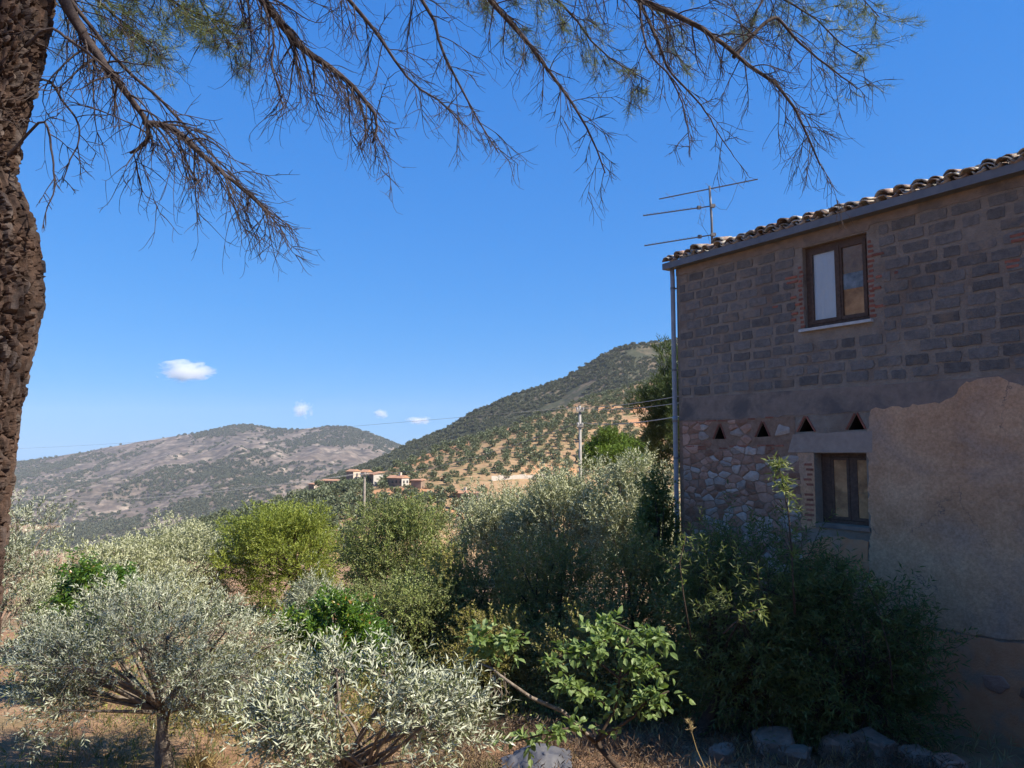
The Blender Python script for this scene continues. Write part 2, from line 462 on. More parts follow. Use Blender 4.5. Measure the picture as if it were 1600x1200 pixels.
# the small disc under the photographer's feet joins the sheet
import bmesh
bm = bmesh.new(); bm.from_mesh(gme); bm.from_mesh(cap_me); bmesh.ops.remove_doubles(bm, verts=bm.verts, dist=1e-4)
bmesh.ops.recalc_face_normals(bm, faces=bm.faces); bm.to_mesh(gme); bm.free(); bpy.data.meshes.remove(cap_me)
tag(ground, 'reddish dry soil with sparse dry grass', None, None, 'structure')

# --- hills: ridge height (pixels above the level line) and distance by bearing
RID_N = [(60, -235), (150, -190), (250, -146), (330, -110), (400, -92), (480, -68), (540, -46), (600, -32), (640, -14), (680, 0), (760, 26), (850, 56), (920, 84), (1000, 106), (1060, 114), (1200, 128), (1500, 140), (1800, 120)]
DIST_N = [(60, 260), (400, 330), (600, 385), (800, 480), (1000, 600), (1500, 720)]
RID_B = [(330, -150), (420, -98), (500, -46), (560, -24), (600, -8), (640, 13), (690, 32), (740, 62), (800, 88), (850, 104), (880, 114), (920, 138), (950, 156), (985, 168), (1040, 172), (1100, 186), (1300, 215), (1600, 230), (1900, 180)]
RID_M = [(-500, -60), (-200, -40), (0, -22), (60, -14), (130, -2), (190, 10), (260, 22), (310, 29), (350, 37), (375, 41), (400, 40), (420, 36), (450, 34), (500, 38), (545, 37), (580, 28), (625, 8), (680, -12), (760, -30), (900, -46), (1200, -60)]
def near_z(U, X, Y):
    R = interp(U, DIST_N)
    Fo = R * 0.50
    e = interp(U, RID_N) / F
    ef = np.minimum(-125.0 / F, e - 70 / F)
    s = np.clip((Y - Fo) / (R - Fo), 0, 1)
    prof = np.where(s < 1, 0.55 * s + 0.45 * np.sin(s * math.pi / 2), 1)
    z = ef * Fo + (e * R - ef * Fo) * prof
    z = z - np.clip(Y - R, 0, None) * 0.42
    z = z - np.clip(Fo - Y, 0, None) * 0.35
    p = np.stack([X / 60, Y / 60, 0 * X], -1)
    return z + 4.0 * fbm(p, 4, 21) * np.clip(s * 2, 0, 1) * np.clip((1.05 - s) * 4, 0.25, 1)
def back_z(U, X, Y):
    R = 1050.0
    Fo = 560.0
    e = interp(U, RID_B) / F
    ef = np.minimum(-110.0 / F, e - 60 / F)
    s = np.clip((Y - Fo) / (R - Fo), 0, 1)
    z = ef * Fo + (e * R - ef * Fo) * (0.6 * s + 0.4 * s * s) - np.clip(Y - R, 0, None) * 0.4
    p = np.stack([X / 150, Y / 150, 0 * X], -1)
    q = np.stack([X / 28, Y / 28, 0 * X], -1)
    return z + (9.0 * fbm(p, 4, 31) + 3.0 * fbm(q, 3, 37)) * np.clip(s * 2, 0, 1) * np.clip((1.0 - s) * 3, 0.12, 1)
def mount_z(U, X, Y):
    R = 3300.0
    Fo = 1350.0
    e = interp(U, RID_M) / F
    s = np.clip((Y - Fo) / (R - Fo), 0, 1)
    z = -178 + (e * R + 178) * (0.35 * s + 0.65 * s ** 1.5) - np.clip(Y - R, 0, None) * 0.35
    p = np.stack([X / 520, Y / 900, 0 * X], -1)
    q = np.stack([X / 150, Y / 260, 0 * X], -1)
    o = np.stack([X / 45, Y / 80, 0 * X], -1)
    rid = 1 - np.abs(fbm(p, 4, 41)) * 2.2
    rel = 46.0 * (rid - 0.55) + 26.0 * (0.5 - np.abs(fbm(q, 4, 47)) * 2) + 7.0 * fbm(o, 3, 49)
    return z + rel * np.clip(s * 3, 0, 1) * np.clip((1.0 - s) * 2.6, 0.10, 1)

def hill_material(name, soil, scrub, s1, lo, hi, patches=(), patch_col=(0.45, 0.24, 0.13), s2=None, fine=None):
    m, n, b = nodes_mat(name)
    tc = n.nodes.new('ShaderNodeTexCoord').outputs['Object']
    t0 = noise_node(n, s1 * 3, 6, 0.7, tc)
    r0 = ramp(n, soil)
    n.links.new(t0.outputs[0], r0.inputs[0])
    t1 = noise_node(n, s1, 8, 0.72, tc, 0.3)
    r1 = ramp(n, [(lo, (0, 0, 0)), (hi, (1, 1, 1))])
    n.links.new(t1.outputs[0], r1.inputs[0])
    fac = r1.outputs[0]
    if fine:
        t4 = noise_node(n, fine, 4, 0.6, tc)
        r4 = ramp(n, [(0.42, (0, 0, 0)), (0.56, (1, 1, 1))])
        n.links.new(t4.outputs[0], r4.inputs[0])
        fac = mix_rgb(n, 0.55, fac, r4.outputs[0])
    t2 = noise_node(n, s2 or s1 * 6, 5, 0.6, tc)
    r2 = ramp(n, scrub)
    n.links.new(t2.outputs[0], r2.inputs[0])
    c = mix_rgb(n, fac, r0.outputs[0], r2.outputs[0])
    for (px, py, pz, rad) in patches:          # bare cuttings in the red earth
        d = n.nodes.new('ShaderNodeVectorMath'); d.operation = 'DISTANCE'
        d.inputs[1].default_value = (px, py, pz)
        n.links.new(tc, d.inputs[0])
        wob = n.nodes.new('ShaderNodeMath'); wob.operation = 'MULTIPLY_ADD'
        n.links.new(t0.outputs[0], wob.inputs[0]); wob.inputs[1].default_value = rad * 1.6
        n.links.new(d.outputs['Value'], wob.inputs[2])
        lt = n.nodes.new('ShaderNodeMath'); lt.operation = 'LESS_THAN'
        n.links.new(wob.outputs[0], lt.inputs[0]); lt.inputs[1].default_value = rad * 1.8
        t5 = mix_rgb(n, 0.35, r0.outputs[0], patch_col)
        c = mix_rgb(n, lt.outputs[0], c, patch_col)
    n.links.new(c, b.inputs['Base Color'])
    b.inputs['Roughness'].default_value = 1.0
    b.inputs['Specular IOR Level'].default_value = 0.05
    bp = n.nodes.new('ShaderNodeBump')
    bp.inputs['Strength'].default_value = 0.8
    bp.inputs['Distance'].default_value = 0.25 / s1 * 0.1
    n.links.new(t1.outputs[0], bp.inputs['Height'])
    n.links.new(bp.outputs[0], b.inputs['Normal'])
    return m
def hit(px, py, zfun, y0, y1):
    """where the view line through a pixel meets a hillside"""
    ys = np.linspace(y0, y1, 1500)
    d = ray(px, py)
    X, Z = d.x / d.y * ys, d.z / d.y * ys
    U = 800 + F * d.x / d.y
    g = zfun(np.full_like(ys, U), X, ys)
    k = np.argmax(g >= Z)
    if not (g >= Z).any():
        k = np.argmin(np.abs(g - Z))
    return Vector((X[k], ys[k], g[k]))
CUTS = [(610, 772, 13), (585, 777, 9), (632, 768, 9), (540, 788, 8), (552, 778, 7), (718, 806, 6), (560, 757, 8), (640, 715, 14), (600, 735, 8), (880, 735, 9), (860, 733, 9), (845, 738, 8), (950, 640, 10), (1005, 660, 11), (1000, 640, 10), (680, 708, 12), (715, 697, 10), (790, 672, 9), (840, 655, 9), (885, 636, 9), (660, 722, 9)]
patches = []
for (px, py, r) in CUTS:
    h = hit(px, py, near_z, 150, 760)
    patches.append((h.x, h.y, h.z, r))
M['near_hill'] = hill_material('olive_hillside', [(0.3, (0.23, 0.14, 0.078)), (0.5, (0.31, 0.20, 0.112)), (0.72, (0.36, 0.26, 0.155))], [(0.3, (0.06, 0.075, 0.03)), (0.7, (0.13, 0.135, 0.06))], 0.12, 0.50, 0.64, patches, patch_col=(0.41, 0.22, 0.115))
M['back_hill'] = hill_material('scrub_hillside', [(0.3, (0.13, 0.10, 0.07)), (0.7, (0.25, 0.185, 0.125))], [(0.3, (0.04, 0.045, 0.03)), (0.7, (0.08, 0.082, 0.052))], 0.03, 0.36, 0.52, s2=0.15)
M['mountain'] = hill_material('far_mountain', [(0.3, (0.105, 0.08, 0.066)), (0.5, (0.185, 0.143, 0.113)), (0.70, (0.40, 0.33, 0.255))], [(0.3, (0.036, 0.034, 0.034)), (0.7, (0.075, 0.066, 0.056))], 0.0075, 0.46, 0.57, s2=0.05, fine=0.035)
us_n = np.linspace(60, 1800, 420)
near = polar_sheet('olive_hillside', us_n, np.linspace(110, 1000, 230), near_z, M['near_hill'])
tag(near, 'hillside of orange earth dotted with olive trees', None, None, 'structure')
back = polar_sheet('scrub_hill', np.linspace(330, 1900, 330), np.concatenate([np.linspace(480, 1100, 190), np.linspace(1110, 1500, 20)]), back_z, M['back_hill'])
tag(back, 'tall dark hill covered in scrub', None, None, 'structure')
mountain = polar_sheet('far_mountain', np.linspace(-500, 1200, 440), np.concatenate([np.linspace(1300, 3400, 330), np.linspace(3430, 4100, 20)]), mount_z, M['mountain'])
tag(mountain, 'broad rocky mountain across the valley', None, None, 'structure')

# --- air: pale haze box round everything but the clouds
hb = Buf()
hb.box((-5980, -5980, -190), (5980, 5980, 330))
hm = bpy.data.materials.new('haze_air')
hm.use_nodes = True
hn = hm.node_tree
hn.nodes.remove(hn.nodes['Principled BSDF'])
pv = hn.nodes.new('ShaderNodeVolumePrincipled')
pv.inputs['Color'].default_value = (0.78, 0.87, 1.0, 1)
pv.inputs['Density'].default_value = 0.00006
pv.inputs['Anisotropy'].default_value = 0.0
hn.links.new(pv.outputs[0], hn.nodes['Material Output'].inputs['Volume'])
haze = hb.build('haze', hm)
tag(haze, 'thin bluish haze filling the valley', None, None, 'stuff')

# --- four small clouds beyond the mountain
cm = bpy.data.materials.new('cloud_vapour')
cm.use_nodes = True
cn = cm.node_tree
cn.nodes.remove(cn.nodes['Principled BSDF'])
cv = cn.nodes.new('ShaderNodeVolumePrincipled')
cv.inputs['Color'].default_value = (1, 1, 1, 1)
cv.inputs['Anisotropy'].default_value = 0.2
ctc = cn.nodes.new('ShaderNodeTexCoord').outputs['Object']
ln = cn.nodes.new('ShaderNodeVectorMath'); ln.operation = 'LENGTH'
cn.links.new(ctc, ln.inputs[0])
oi = cn.nodes.new('ShaderNodeObjectInfo')
ad = cn.nodes.new('ShaderNodeVectorMath'); ad.operation = 'MULTIPLY_ADD'
cn.links.new(oi.outputs['Random'], ad.inputs[0]); ad.inputs[1].default_value = (31, 17, 43)
cn.links.new(ctc, ad.inputs[2])
cno = noise_node(cn, 1.7, 5, 0.62, ad.outputs[0], 0.3)
m1 = cn.nodes.new('ShaderNodeMath'); m1.operation = 'MULTIPLY_ADD'       # noise*2.2 - length - 0.35
cn.links.new(cno.outputs[0], m1.inputs[0]); m1.inputs[1].default_value = 2.3
m2 = cn.nodes.new('ShaderNodeMath'); m2.operation = 'MULTIPLY_ADD'
cn.links.new(ln.outputs['Value'], m2.inputs[0]); m2.inputs[1].default_value = -1.0; m2.inputs[2].default_value = -0.42
cn.links.new(m2.outputs[0], m1.inputs[2])
m3 = cn.nodes.new('ShaderNodeMath'); m3.operation = 'MULTIPLY'; m3.use_clamp = False
mc = cn.nodes.new('ShaderNodeMath'); mc.operation = 'MAXIMUM'; mc.inputs[1].default_value = 0.0
cn.links.new(m1.outputs[0], mc.inputs[0]); cn.links.new(mc.outputs[0], m3.inputs[0]); m3.inputs[1].default_value = 0.035
cn.links.new(m3.outputs[0], cv.inputs['Density'])
cn.links.new(cv.outputs[0], cn.nodes['Material Output'].inputs['Volume'])
bmc = bmesh.new(); bmesh.ops.create_icosphere(bmc, subdivisions=2, radius=1.0)
cloud_me = bpy.data.meshes.new('cloud'); bmc.to_mesh(cloud_me); bmc.free(); cloud_me.materials.append(cm)
for (px, py, wpx, hpx, lab) in ((290, 580, 52, 17, 'widest white puffy cloud above the far mountain'),
                                (473, 640, 19, 15, 'small ragged upright cloud over the flat top of the mountain'),
                                (595, 647, 14, 8, 'tiny rounded cloud in the gap between mountain and hill'),
                                (654, 657, 24, 7, 'low flat wisp of cloud touching the shoulder of the hill')):
    o = bpy.data.objects.new('cloud', cloud_me)
    col.objects.link(o)
    Yc_ = 9000.0
    o.location = at(px, py, Yc_)
    s_ = Yc_ / F
    o.scale = (wpx * s_ * 1.02, wpx * s_ * 0.7, hpx * s_ * 1.2)
    tag(o, lab, 'cloud')

# ------------------------------------------------------------------ the old house
YC = 16.6
CORN = at(1062, 705, YC)
HEAD = math.atan2(0.655, 1.0038)                    # the long wall runs away to the left
TX, TY = math.sin(HEAD), -math.cos(HEAD)           # along the wall, towards the viewer
ROTH = math.atan2(TY, TX)
house = empty('stone_house', (CORN.x, CORN.y, -5.0), ROTH)
tag(house, 'old two-storey house of grey blocks over rubble stone and bare plaster, in its own shade', 'house')
HZ = 5.0                                           # local z = world z + HZ
def wall_tz(px, py):
    """pixel -> (metres along the wall, height in the house's frame) on the long wall"""
    d = ray(px, py)
    nx, ny = TY, -TX                               # normal in plan (either sign works)
    k = (CORN.x * nx + CORN.y * ny) / (d.x * nx + d.y * ny)
    p = d * k
    return (p.x - CORN.x) * TX + (p.y - CORN.y) * TY, p.z + HZ
LEN, DEP = 24.0, 4.6
_, Z_EAVE = wall_tz(1062, 416)
ZB = -2.0
rng = random.Random(5)
def rect_px(tl, br):
    a, b = wall_tz(*tl), wall_tz(*br)
    return a[0], b[1], b[0], a[1]                  # t0, z0, t1, z1
UW0 = wall_tz(1253, 388); UW1 = wall_tz(1359, 494)
UW = (UW0[0], wall_tz(1258, 514)[1], UW1[0], UW0[1])
LW0 = wall_tz(1272, 708); LW1 = wall_tz(1358, 824)
LW = (LW0[0], LW1[1], LW1[0], LW0[1])
TRI = []
for apex, bl, br in (((1125, 664), (1116, 686), (1133, 686)), ((1192, 660), (1182, 683), (1202, 682)), ((1259, 652), (1248, 675), (1272, 674)), ((1338, 647), (1325, 672), (1351, 671))):
    TRI.append([wall_tz(*bl), wall_tz(*br), wall_tz(*apex)])

def slab(buf, outer, holes, y0, y1, tint=0.5):
    """flat piece with holes: outline in (t, z), front at y0, back at y1"""
    loops = [outer] + holes
    flat = [p for l in loops for p in l]
    tris = tessellate_polygon([[Vector((p[0], p[1], 0)) for p in l] for l in loops])
    V = [(p[0], y0, p[1]) for p in flat] + [(p[0], y1, p[1]) for p in flat]
    n = len(flat)
    fs = []
    for a, b, c in tris:
        ar = (flat[b][0] - flat[a][0]) * (flat[c][1] - flat[a][1]) - (flat[c][0] - flat[a][0]) * (flat[b][1] - flat[a][1])
        if ar < 0: b, c = c, b
        fs.append((a, b, c)); fs.append((a + n, c + n, b + n))
    k = 0
    for l in loops:
        m = len(l)
        for i in range(m):
            j = (i + 1) % m
            fs.append((k + i, k + j, k + j + n, k + i + n))
        k += m
    buf.add(V, fs, tint)
def rect(t0, z0, t1, z1):
    return [(t0, z0), (t1, z0), (t1, z1), (t0, z1)]
def ragged(pts, step=0.12, amp=0.03, keep=()):
    """polyline edge made uneven"""
    out = []
    for i in range(len(pts) - 1):
        (a0, b0), (a1, b1) = pts[i], pts[i + 1]
        L = math.hypot(a1 - a0, b1 - b0)
        k = max(1, int(L / step))
        for j in range(k):
            s = j / k
            q = amp if (j or i) else 0
            out.append((a0 + (a1 - a0) * s + rng.uniform(-q, q), b0 + (b1 - b0) * s + rng.uniform(-q, q)))
    out.append(pts[-1])
    return out

wb = Buf()
slab(wb, rect(0, ZB, LEN, Z_EAVE), [rect(*UW), rect(*LW)] + TRI, 0.0, 0.40)
wall = wb.build('wall', M['mortar'], house)
wb = Buf()
wb.box((0.0, 0.402, ZB), (0.3, DEP, Z_EAVE))
wb.box((LEN - 0.3, 0.402, ZB), (LEN, DEP, Z_EAVE))
wb.box((0.302, DEP - 0.3, ZB), (LEN - 0.302, DEP, Z_EAVE + 1.05))
wb.add([(0.0, 0.402, Z_EAVE), (0.3, 0.402, Z_EAVE), (0.3, DEP, Z_EAVE), (0, DEP, Z_EAVE), (0, DEP, Z_EAVE + 1.05), (0.3, DEP, Z_EAVE + 1.05)],
       [(0, 3, 4), (1, 5, 2), (0, 4, 5, 1), (3, 2, 5, 4)])
wb.build('back_wall', M['mortar'], house)
fl = Buf(); fl.box((0.302, 0.402, wall_tz(1100, 640)[1]), (LEN - 0.302, DEP - 0.302, wall_tz(1100, 640)[1] + 0.2))
fl.build('upper_floor', M['cement'], house)

# concrete blocks, each a piece of the upper wall
def irregular_block(L, H, seed):
    r = random.Random(seed)
    pts = []
    for (a, b, n_) in (((0, 0), (L, 0), 5), ((L, 0), (L, H), 3), ((L, H), (0, H), 5), ((0, H), (0, 0), 3)):
        for i in range(n_):
            s = i / n_
            pts.append((a[0] + (b[0] - a[0]) * s + r.uniform(-.009, .009), a[1] + (b[1] - a[1]) * s + r.uniform(-.009, .009)))
    cx, cz = L / 2, H / 2
    for i in (0, 5, 8, 13):                                       # worn corners
        x, z = pts[i]
        q = r.uniform(0.0, 0.045)
        pts[i] = (x + (cx - x) * q, z + (cz - z) * q * 1.6)
    n_ = len(pts)
    pr = -r.uniform(0.004, 0.014)
    V = [(x, 0.004, z) for x, z in pts] + [(cx + (x - cx) * 0.985, pr, cz + (z - cz) * 0.965) for x, z in pts]
    fs = [(i, (i + 1) % n_, n_ + (i + 1) % n_, n_ + i) for i in range(n_)] + [tuple(range(n_, 2 * n_))]
    me = bpy.data.meshes.new('concrete_block')
    me.from_pydata(V, [], fs)
    me.materials.append(M['concrete_block'])
    return me
Z_BAND = wall_tz(1075, 622)[1]
rows = 13
ph = (Z_EAVE - 0.22 - Z_BAND - 0.03) / rows
nb = 0
for r_ in range(rows):
    z = Z_BAND + 0.03 + r_ * ph + 0.025
    t = 0.10 - (0.25 if r_ % 2 else 0.0) + rng.uniform(-0.06, 0.06)
    while t < 9.6:
        L = rng.choice([0.40, 0.41, 0.42, 0.39, 0.37, 0.24, 0.40, 0.42])
        gap = rng.uniform(0.06, 0.13)
        t0, t1 = max(t, 0.10), t + L
        zz = z + rng.uniform(-0.012, 0.012)
        H = ph - rng.uniform(0.035, 0.06)
        if t0 < UW[0] - 0.14 < t1 and zz + H > UW[1] - 0.1: t1 = UW[0] - 0.14 - rng.uniform(0, .06)
        if t0 < UW[2] + 0.22 < t1 and t0 > UW[0] and zz + H > UW[1] - 0.1: t0 = UW[2] + 0.22 + rng.uniform(0, .06)
        inwin = zz + H > UW[1] - 0.1 and t1 > UW[0] - 0.13 and t0 < UW[2] + 0.2
        if t1 - t0 > 0.14 and not inwin and rng.random() > 0.012:
            o = link('concrete_block', irregular_block(t1 - t0, H, nb * 7 + 1), None, wall, (t0, -0.004, zz))
            o.rotation_euler = (0, rng.uniform(-0.01, 0.01), 0)
            nb += 1
        t += L + gap

# dark cement ring beam with a ragged lower edge, top strip under the eave
band_top = [wall_tz(*p) for p in ((1068, 622), (1220, 612), (1360, 603), (1500, 592), (1600, 584))]
band_bot = [wall_tz(*p) for p in ((1068, 657), (1150, 654), (1240, 650), (1360, 641), (1470, 634), (1600, 640))]
e_ = 12.0
outl = ragged([(band_bot[0][0] * 0 + 0.0, band_bot[0][1])] + band_bot[1:] + [(e_, band_bot[-1][1])], 0.11, 0.022) + ragged([(e_, band_top[-1][1])] + band_top[::-1], 0.3, 0.008)
bb = Buf(); slab(bb, outl, [], -0.012, 0.01); bb.build('ring_beam', M['cement'], wall)
eb = Buf()
slab(eb, ragged([(0, Z_EAVE - 0.20), (UW[0] - 0.15, Z_EAVE - 0.22)], 0.15, 0.02) + ragged([(UW[0] - 0.15, Z_EAVE - 0.27), (UW[2] + 0.05, Z_EAVE - 0.27)], 0.5, 0.004)
     + ragged([(UW[2] + 0.06, Z_EAVE - 0.2), (12, Z_EAVE - 0.22)], 0.2, 0.02) + [(12, Z_EAVE - 0.004), (0, Z_EAVE - 0.004)], [], -0.014, 0.008)
eb.build('eave_beam', M['cement'], wall)

# plaster on the right, ragged edges; lower rendering recedes behind it
pz = [wall_tz(*p) for p in ((1362, 640), (1420, 634), (1470, 628), (1497, 618), (1508, 598), (1535, 588), (1570, 592), (1600, 600))]
pb = [wall_tz(*p) for p in ((1362, 962), (1430, 976), (1520, 990), (1600, 1002))]
outl = ragged([pb[0], pb[1], pb[2], pb[3], (12, pb[3][1] - 0.2)], 0.14, 0.02) + ragged([(12, pz[-1][1] + 0.15)] + pz[::-1], 0.08, 0.03)[0:]
outl += ragged([(pz[0][0] - .002, pz[0][1] - 0.02), (LW[2] + 0.035, LW[3] + 0.32), (LW[2] + 0.03, LW[1] - 0.1), (pb[0][0] - 0.05, pb[0][1] + 0.02)], 0.09, 0.028)[1:]
pl = Buf(); slab(pl, outl, [], -0.0175, 0.006); pl.build('plaster', M['plaster'], wall)
o1 = [wall_tz(*p) for p in ((1225, 960), (1358, 960), (1358, 845), (1300, 838), (1262, 846), (1240, 880))]
op = Buf(); slab(op, ragged(o1 + [o1[0]], 0.1, 0.025)[:-1], [], -0.0145, 0.006); op.build('orange_plaster', M['orange_plaster'], wall)
# low rough render below the plaster
lowb = Buf()
slab(lowb, ragged([(3.2, ZB + 1.0), (12, ZB + 1.0)], 0.5, 0.01) + ragged([(12, pb[3][1] - 0.3), (pb[3][0], pb[3][1] - 0.05), (pb[0][0], pb[0][1] - 0.06), (3.2, pb[0][1] - 0.1)], 0.15, 0.02), [], -0.010, 0.006)
lowb.build('low_render', M['orange_plaster'], wall)

# lintel of the lower window and plastered reveal strip
lt = [wall_tz(*p) for p in ((1232, 706), (1240, 679), (1362, 673), (1362, 706))]
lb = Buf(); slab(lb, ragged([(lt[0][0], LW[3] + 0.012), (lt[3][0] + .02, LW[3] + 0.012)], 0.3, 0.004) + ragged([(lt[2][0] + .02, lt[2][1]), (lt[1][0], lt[1][1])], 0.2, 0.008), [], -0.02, 0.008)
lb.build('lintel', M['lintel'], wall)
rv = Buf()
slab(rv, ragged([(LW[0] - 0.28, LW[1] - 0.12), (LW[0] - 0.004, LW[1] - 0.1)], 0.1, 0.02) + ragged([(LW[0] - 0.004, LW[3] + 0.005), (LW[0] - 0.34, LW[3] + 0.005)], .1, .004) + ragged([(LW[0] - 0.34, LW[3] - 0.01), (LW[0] - 0.30, LW[1] - 0.1)], 0.1, 0.05), [], -0.011, 0.006)
rv.build('reveal_plaster', M['plaster'], wall)

# rubble stones: cells clipped from a scatter of seeds
def voronoi(seeds, box, sx):
    cells = []
    for i, (x, z) in enumerate(seeds):
        poly = [(box[0], box[1]), (box[2], box[1]), (box[2], box[3]), (box[0], box[3])]
        for j, (u, v) in enumerate(seeds):
            if i == j or abs(u - x) > 1.2 or abs(v - z) > 0.9: continue
            mx, mz = (x + u) / 2, (z + v) / 2
            dx, dz = (u - x) * sx * sx, (v - z)
            new = []
            for k in range(len(poly)):
                a, b = poly[k], poly[(k + 1) % len(poly)]
                da = (a[0] - mx) * dx + (a[1] - mz) * dz
                db = (b[0] - mx) * dx + (b[1] - mz) * dz
                if da <= 0: new.append(a)
                if (da < 0) != (db < 0) and da != db:
                    s = da / (da - db)
                    new.append((a[0] + (b[0] - a[0]) * s, a[1] + (b[1] - a[1]) * s))
            poly = new
            if len(poly) < 3: break
        cells.append(poly)
    return cells
def stone_mesh(poly, seed, gap):
    r = random.Random(seed)
    cx = sum(p[0] for p in poly) / len(poly); cz = sum(p[1] for p in poly) / len(poly)
    size = max(max(abs(p[0] - cx), abs(p[1] - cz)) for p in poly)
    if size < 0.035: return None
    pts = []
    for i in range(len(poly)):                     # cut corners, shrink for the joint
        a, b = poly[i], poly[(i + 1) % len(poly)]
        if math.hypot(a[0] - b[0], a[1] - b[1]) < 0.025: continue
        for s in (r.uniform(.05, .16), r.uniform(.4, .6), r.uniform(.84, .95)):
            pts.append((a[0] + (b[0] - a[0]) * s, a[1] + (b[1] - a[1]) * s))
    if len(pts) < 5: return None
    q = []
    for x, z in pts:
        d = math.hypot(x - cx, z - cz)
        k = max(0.3, (d - gap * r.uniform(.3, 2.0)) / d)
        q.append(((x - cx) * k + r.uniform(-.006, .006), (z - cz) * k + r.uniform(-.006, .006)))
    n_ = len(q)
    pr = r.uniform(0.014, 0.034)
    V = [(x, -0.002, z) for x, z in q] + [(x * .93, -pr * r.uniform(.5, .9), z * .9) for x, z in q] + [(r.uniform(-.02, .02), -pr * 1.25, r.uniform(-.02, .02))]
    fs = [(i, (i + 1) % n_, n_ + (i + 1) % n_, n_ + i) for i in range(n_)] + [(n_ + i, n_ + (i + 1) % n_, 2 * n_) for i in range(n_)]
    me = bpy.data.meshes.new('rubble_stone')
    me.from_pydata(V, [], fs)
    return me, cx, cz
rm = Buf()
xt = min(p[0] for p in TRI[2]) - 0.07
slab(rm, ragged([(0.004, ZB + 2.3), (LW[0] - 0.2, ZB + 2.3)], .4, .01) + ragged([(LW[0] - 0.2, LW[3] - .03), (xt, LW[3] - .02)], .3, .004) + ragged([(xt, band_bot[1][1] - .004), (0.004, band_bot[0][1] - .004)], .3, .004), TRI[:2], -0.007, 0.004)
rm.build('rubble_mortar', M['rubble_mortar'], wall)
seeds = []
sx0, sx1 = 0.10, LW[0] - 0.30
sz0, sz1 = wall_tz(1100, 905)[1], band_bot[1][1] - 0.02
tries = 0
while tries < 12000 and len(seeds) < 285:
    tries += 1
    p = (rng.uniform(sx0, sx1), rng.uniform(sz0, sz1))
    dm = 0.05 + 0.20 * rng.random() ** 2.2
    if all((abs(p[0] - s[0]) * 0.6) ** 2 + (abs(p[1] - s[1])) ** 2 > (dm * .5 + s[2] * .5) ** 2 for s in seeds):
        seeds.append((p[0], p[1], dm))
cells = voronoi([(s[0], s[1]) for s in seeds], (sx0, sz0, sx1, sz1), 0.6)
tri_z0 = min(p[1] for T in TRI for p in T) - 0.05
row_b = [wall_tz(1075, 697)[1], wall_tz(1235, 694)[1]]
for k, poly in enumerate(cells):
    if len(poly) < 3: continue
    cz = sum(p[1] for p in poly) / len(poly); cx = sum(p[0] for p in poly) / len(poly)
    bad = any(min(p[0] for p in poly) < max(q[0] for q in T) + .005 and max(p[0] for p in poly) > min(q[0] for q in T) - .005
              and max(p[1] for p in poly) > min(q[1] for q in T) - .01 and min(p[1] for p in poly) < max(q[1] for q in T) + .01 for T in TRI)
    if bad or (cx > lt[0][0] - 0.12 and cz > LW[3] - 0.06): continue
    if row_b[0] - 0.06 < cz < row_b[0] + 0.02: continue
    r = stone_mesh(poly, k, rng.uniform(0.003, 0.010))
    if r is None: continue
    me, x, z = r
    big = max(abs(p[0] - x) for p in poly) > 0.16
    me.materials.append(M[rng.choice(['stone_grey', 'stone_grey', 'stone_pink', 'stone_brown'] if big else ['stone_pink', 'stone_brown', 'stone_pink', 'stone_grey', 'stone_brown', 'stone_pink'])])
    link('rubble_stone', me, None, wall, (x, 0, z))
# scattered stones showing through the low render at the right
for k in range(16):
    t, z = rng.uniform(3.4, 9.0), rng.uniform(ZB + 2.2, pb[0][1] - 0.35)
    n_ = rng.randint(5, 7); s = rng.uniform(.06, .15)
    poly = [(t + s * 1.4 * math.cos(i * 6.283 / n_ + rng.uniform(-.3, .3)), z + s * math.sin(i * 6.283 / n_)) for i in range(n_)]
    r = stone_mesh(poly, 900 + k, 0.005)
    if r:
        r[0].materials.append(M[rng.choice(['stone_brown', 'stone_pink'])])
        link('rubble_stone', r[0], None, wall, (r[1], -0.012, r[2]))

# thin bricks: courses by the vents, tilted pairs over each vent, broken jambs of the upper window
def brick(t, z, L, H, rot=0.0, proud=0.02, y=0.0):
    b = Buf()
    j = lambda a: rng.uniform(-a, a)
    V = [(-L / 2 + j(.012), .02, -H / 2), (L / 2 + j(.012), .02, -H / 2), (L / 2 + j(.012), .02, H / 2), (-L / 2 + j(.012), .02, H / 2)]
    V += [(v[0] * .97, -proud + j(.006), v[2] * .9) for v in V]
    b.add(V, [(4, 5, 6, 7), (0, 1, 5, 4), (1, 2, 6, 5), (2, 3, 7, 6), (3, 0, 4, 7)])
    o = b.build('brick', M['brick'], wall, loc=(t, y, z))
    o.rotation_euler = (0, -rot, 0)
t = 0.2
while t < lt[0][0] - 0.1:
    L = rng.uniform(.16, .30)
    if rng.random() < .85: brick(t + L / 2, row_b[0] - 0.01 + rng.uniform(-.012, .012), L, 0.032, rng.uniform(-.03, .03))
    if rng.random() < .45: brick(t + L / 2, row_b[0] - 0.055 + rng.uniform(-.01, .01), L * .9, 0.03, rng.uniform(-.03, .03), 0.012)
    if rng.random() < .6: brick(t + L / 2, band_bot[1][1] - 0.035 + rng.uniform(-.01, .01) + 0.01 * t, L, 0.03, rng.uniform(-.03, .03), 0.015)
    t += L + 0.03
for T in TRI:
    (a0, b0), (a1, b1), (ax, az) = T
    for (qx, qz) in ((a0, b0), (a1, b1)):
        L = math.hypot(ax - qx, az - qz)
        rot = math.atan2(az - qz, ax - qx)
        if qx > ax: rot = math.atan2(qz - az, qx - ax)
        nx = -0.022 if qx < ax else 0.022
        brick((ax + qx) / 2 + nx, (az + qz) / 2 + 0.012, L * 1.08, 0.032, rot, 0.022)
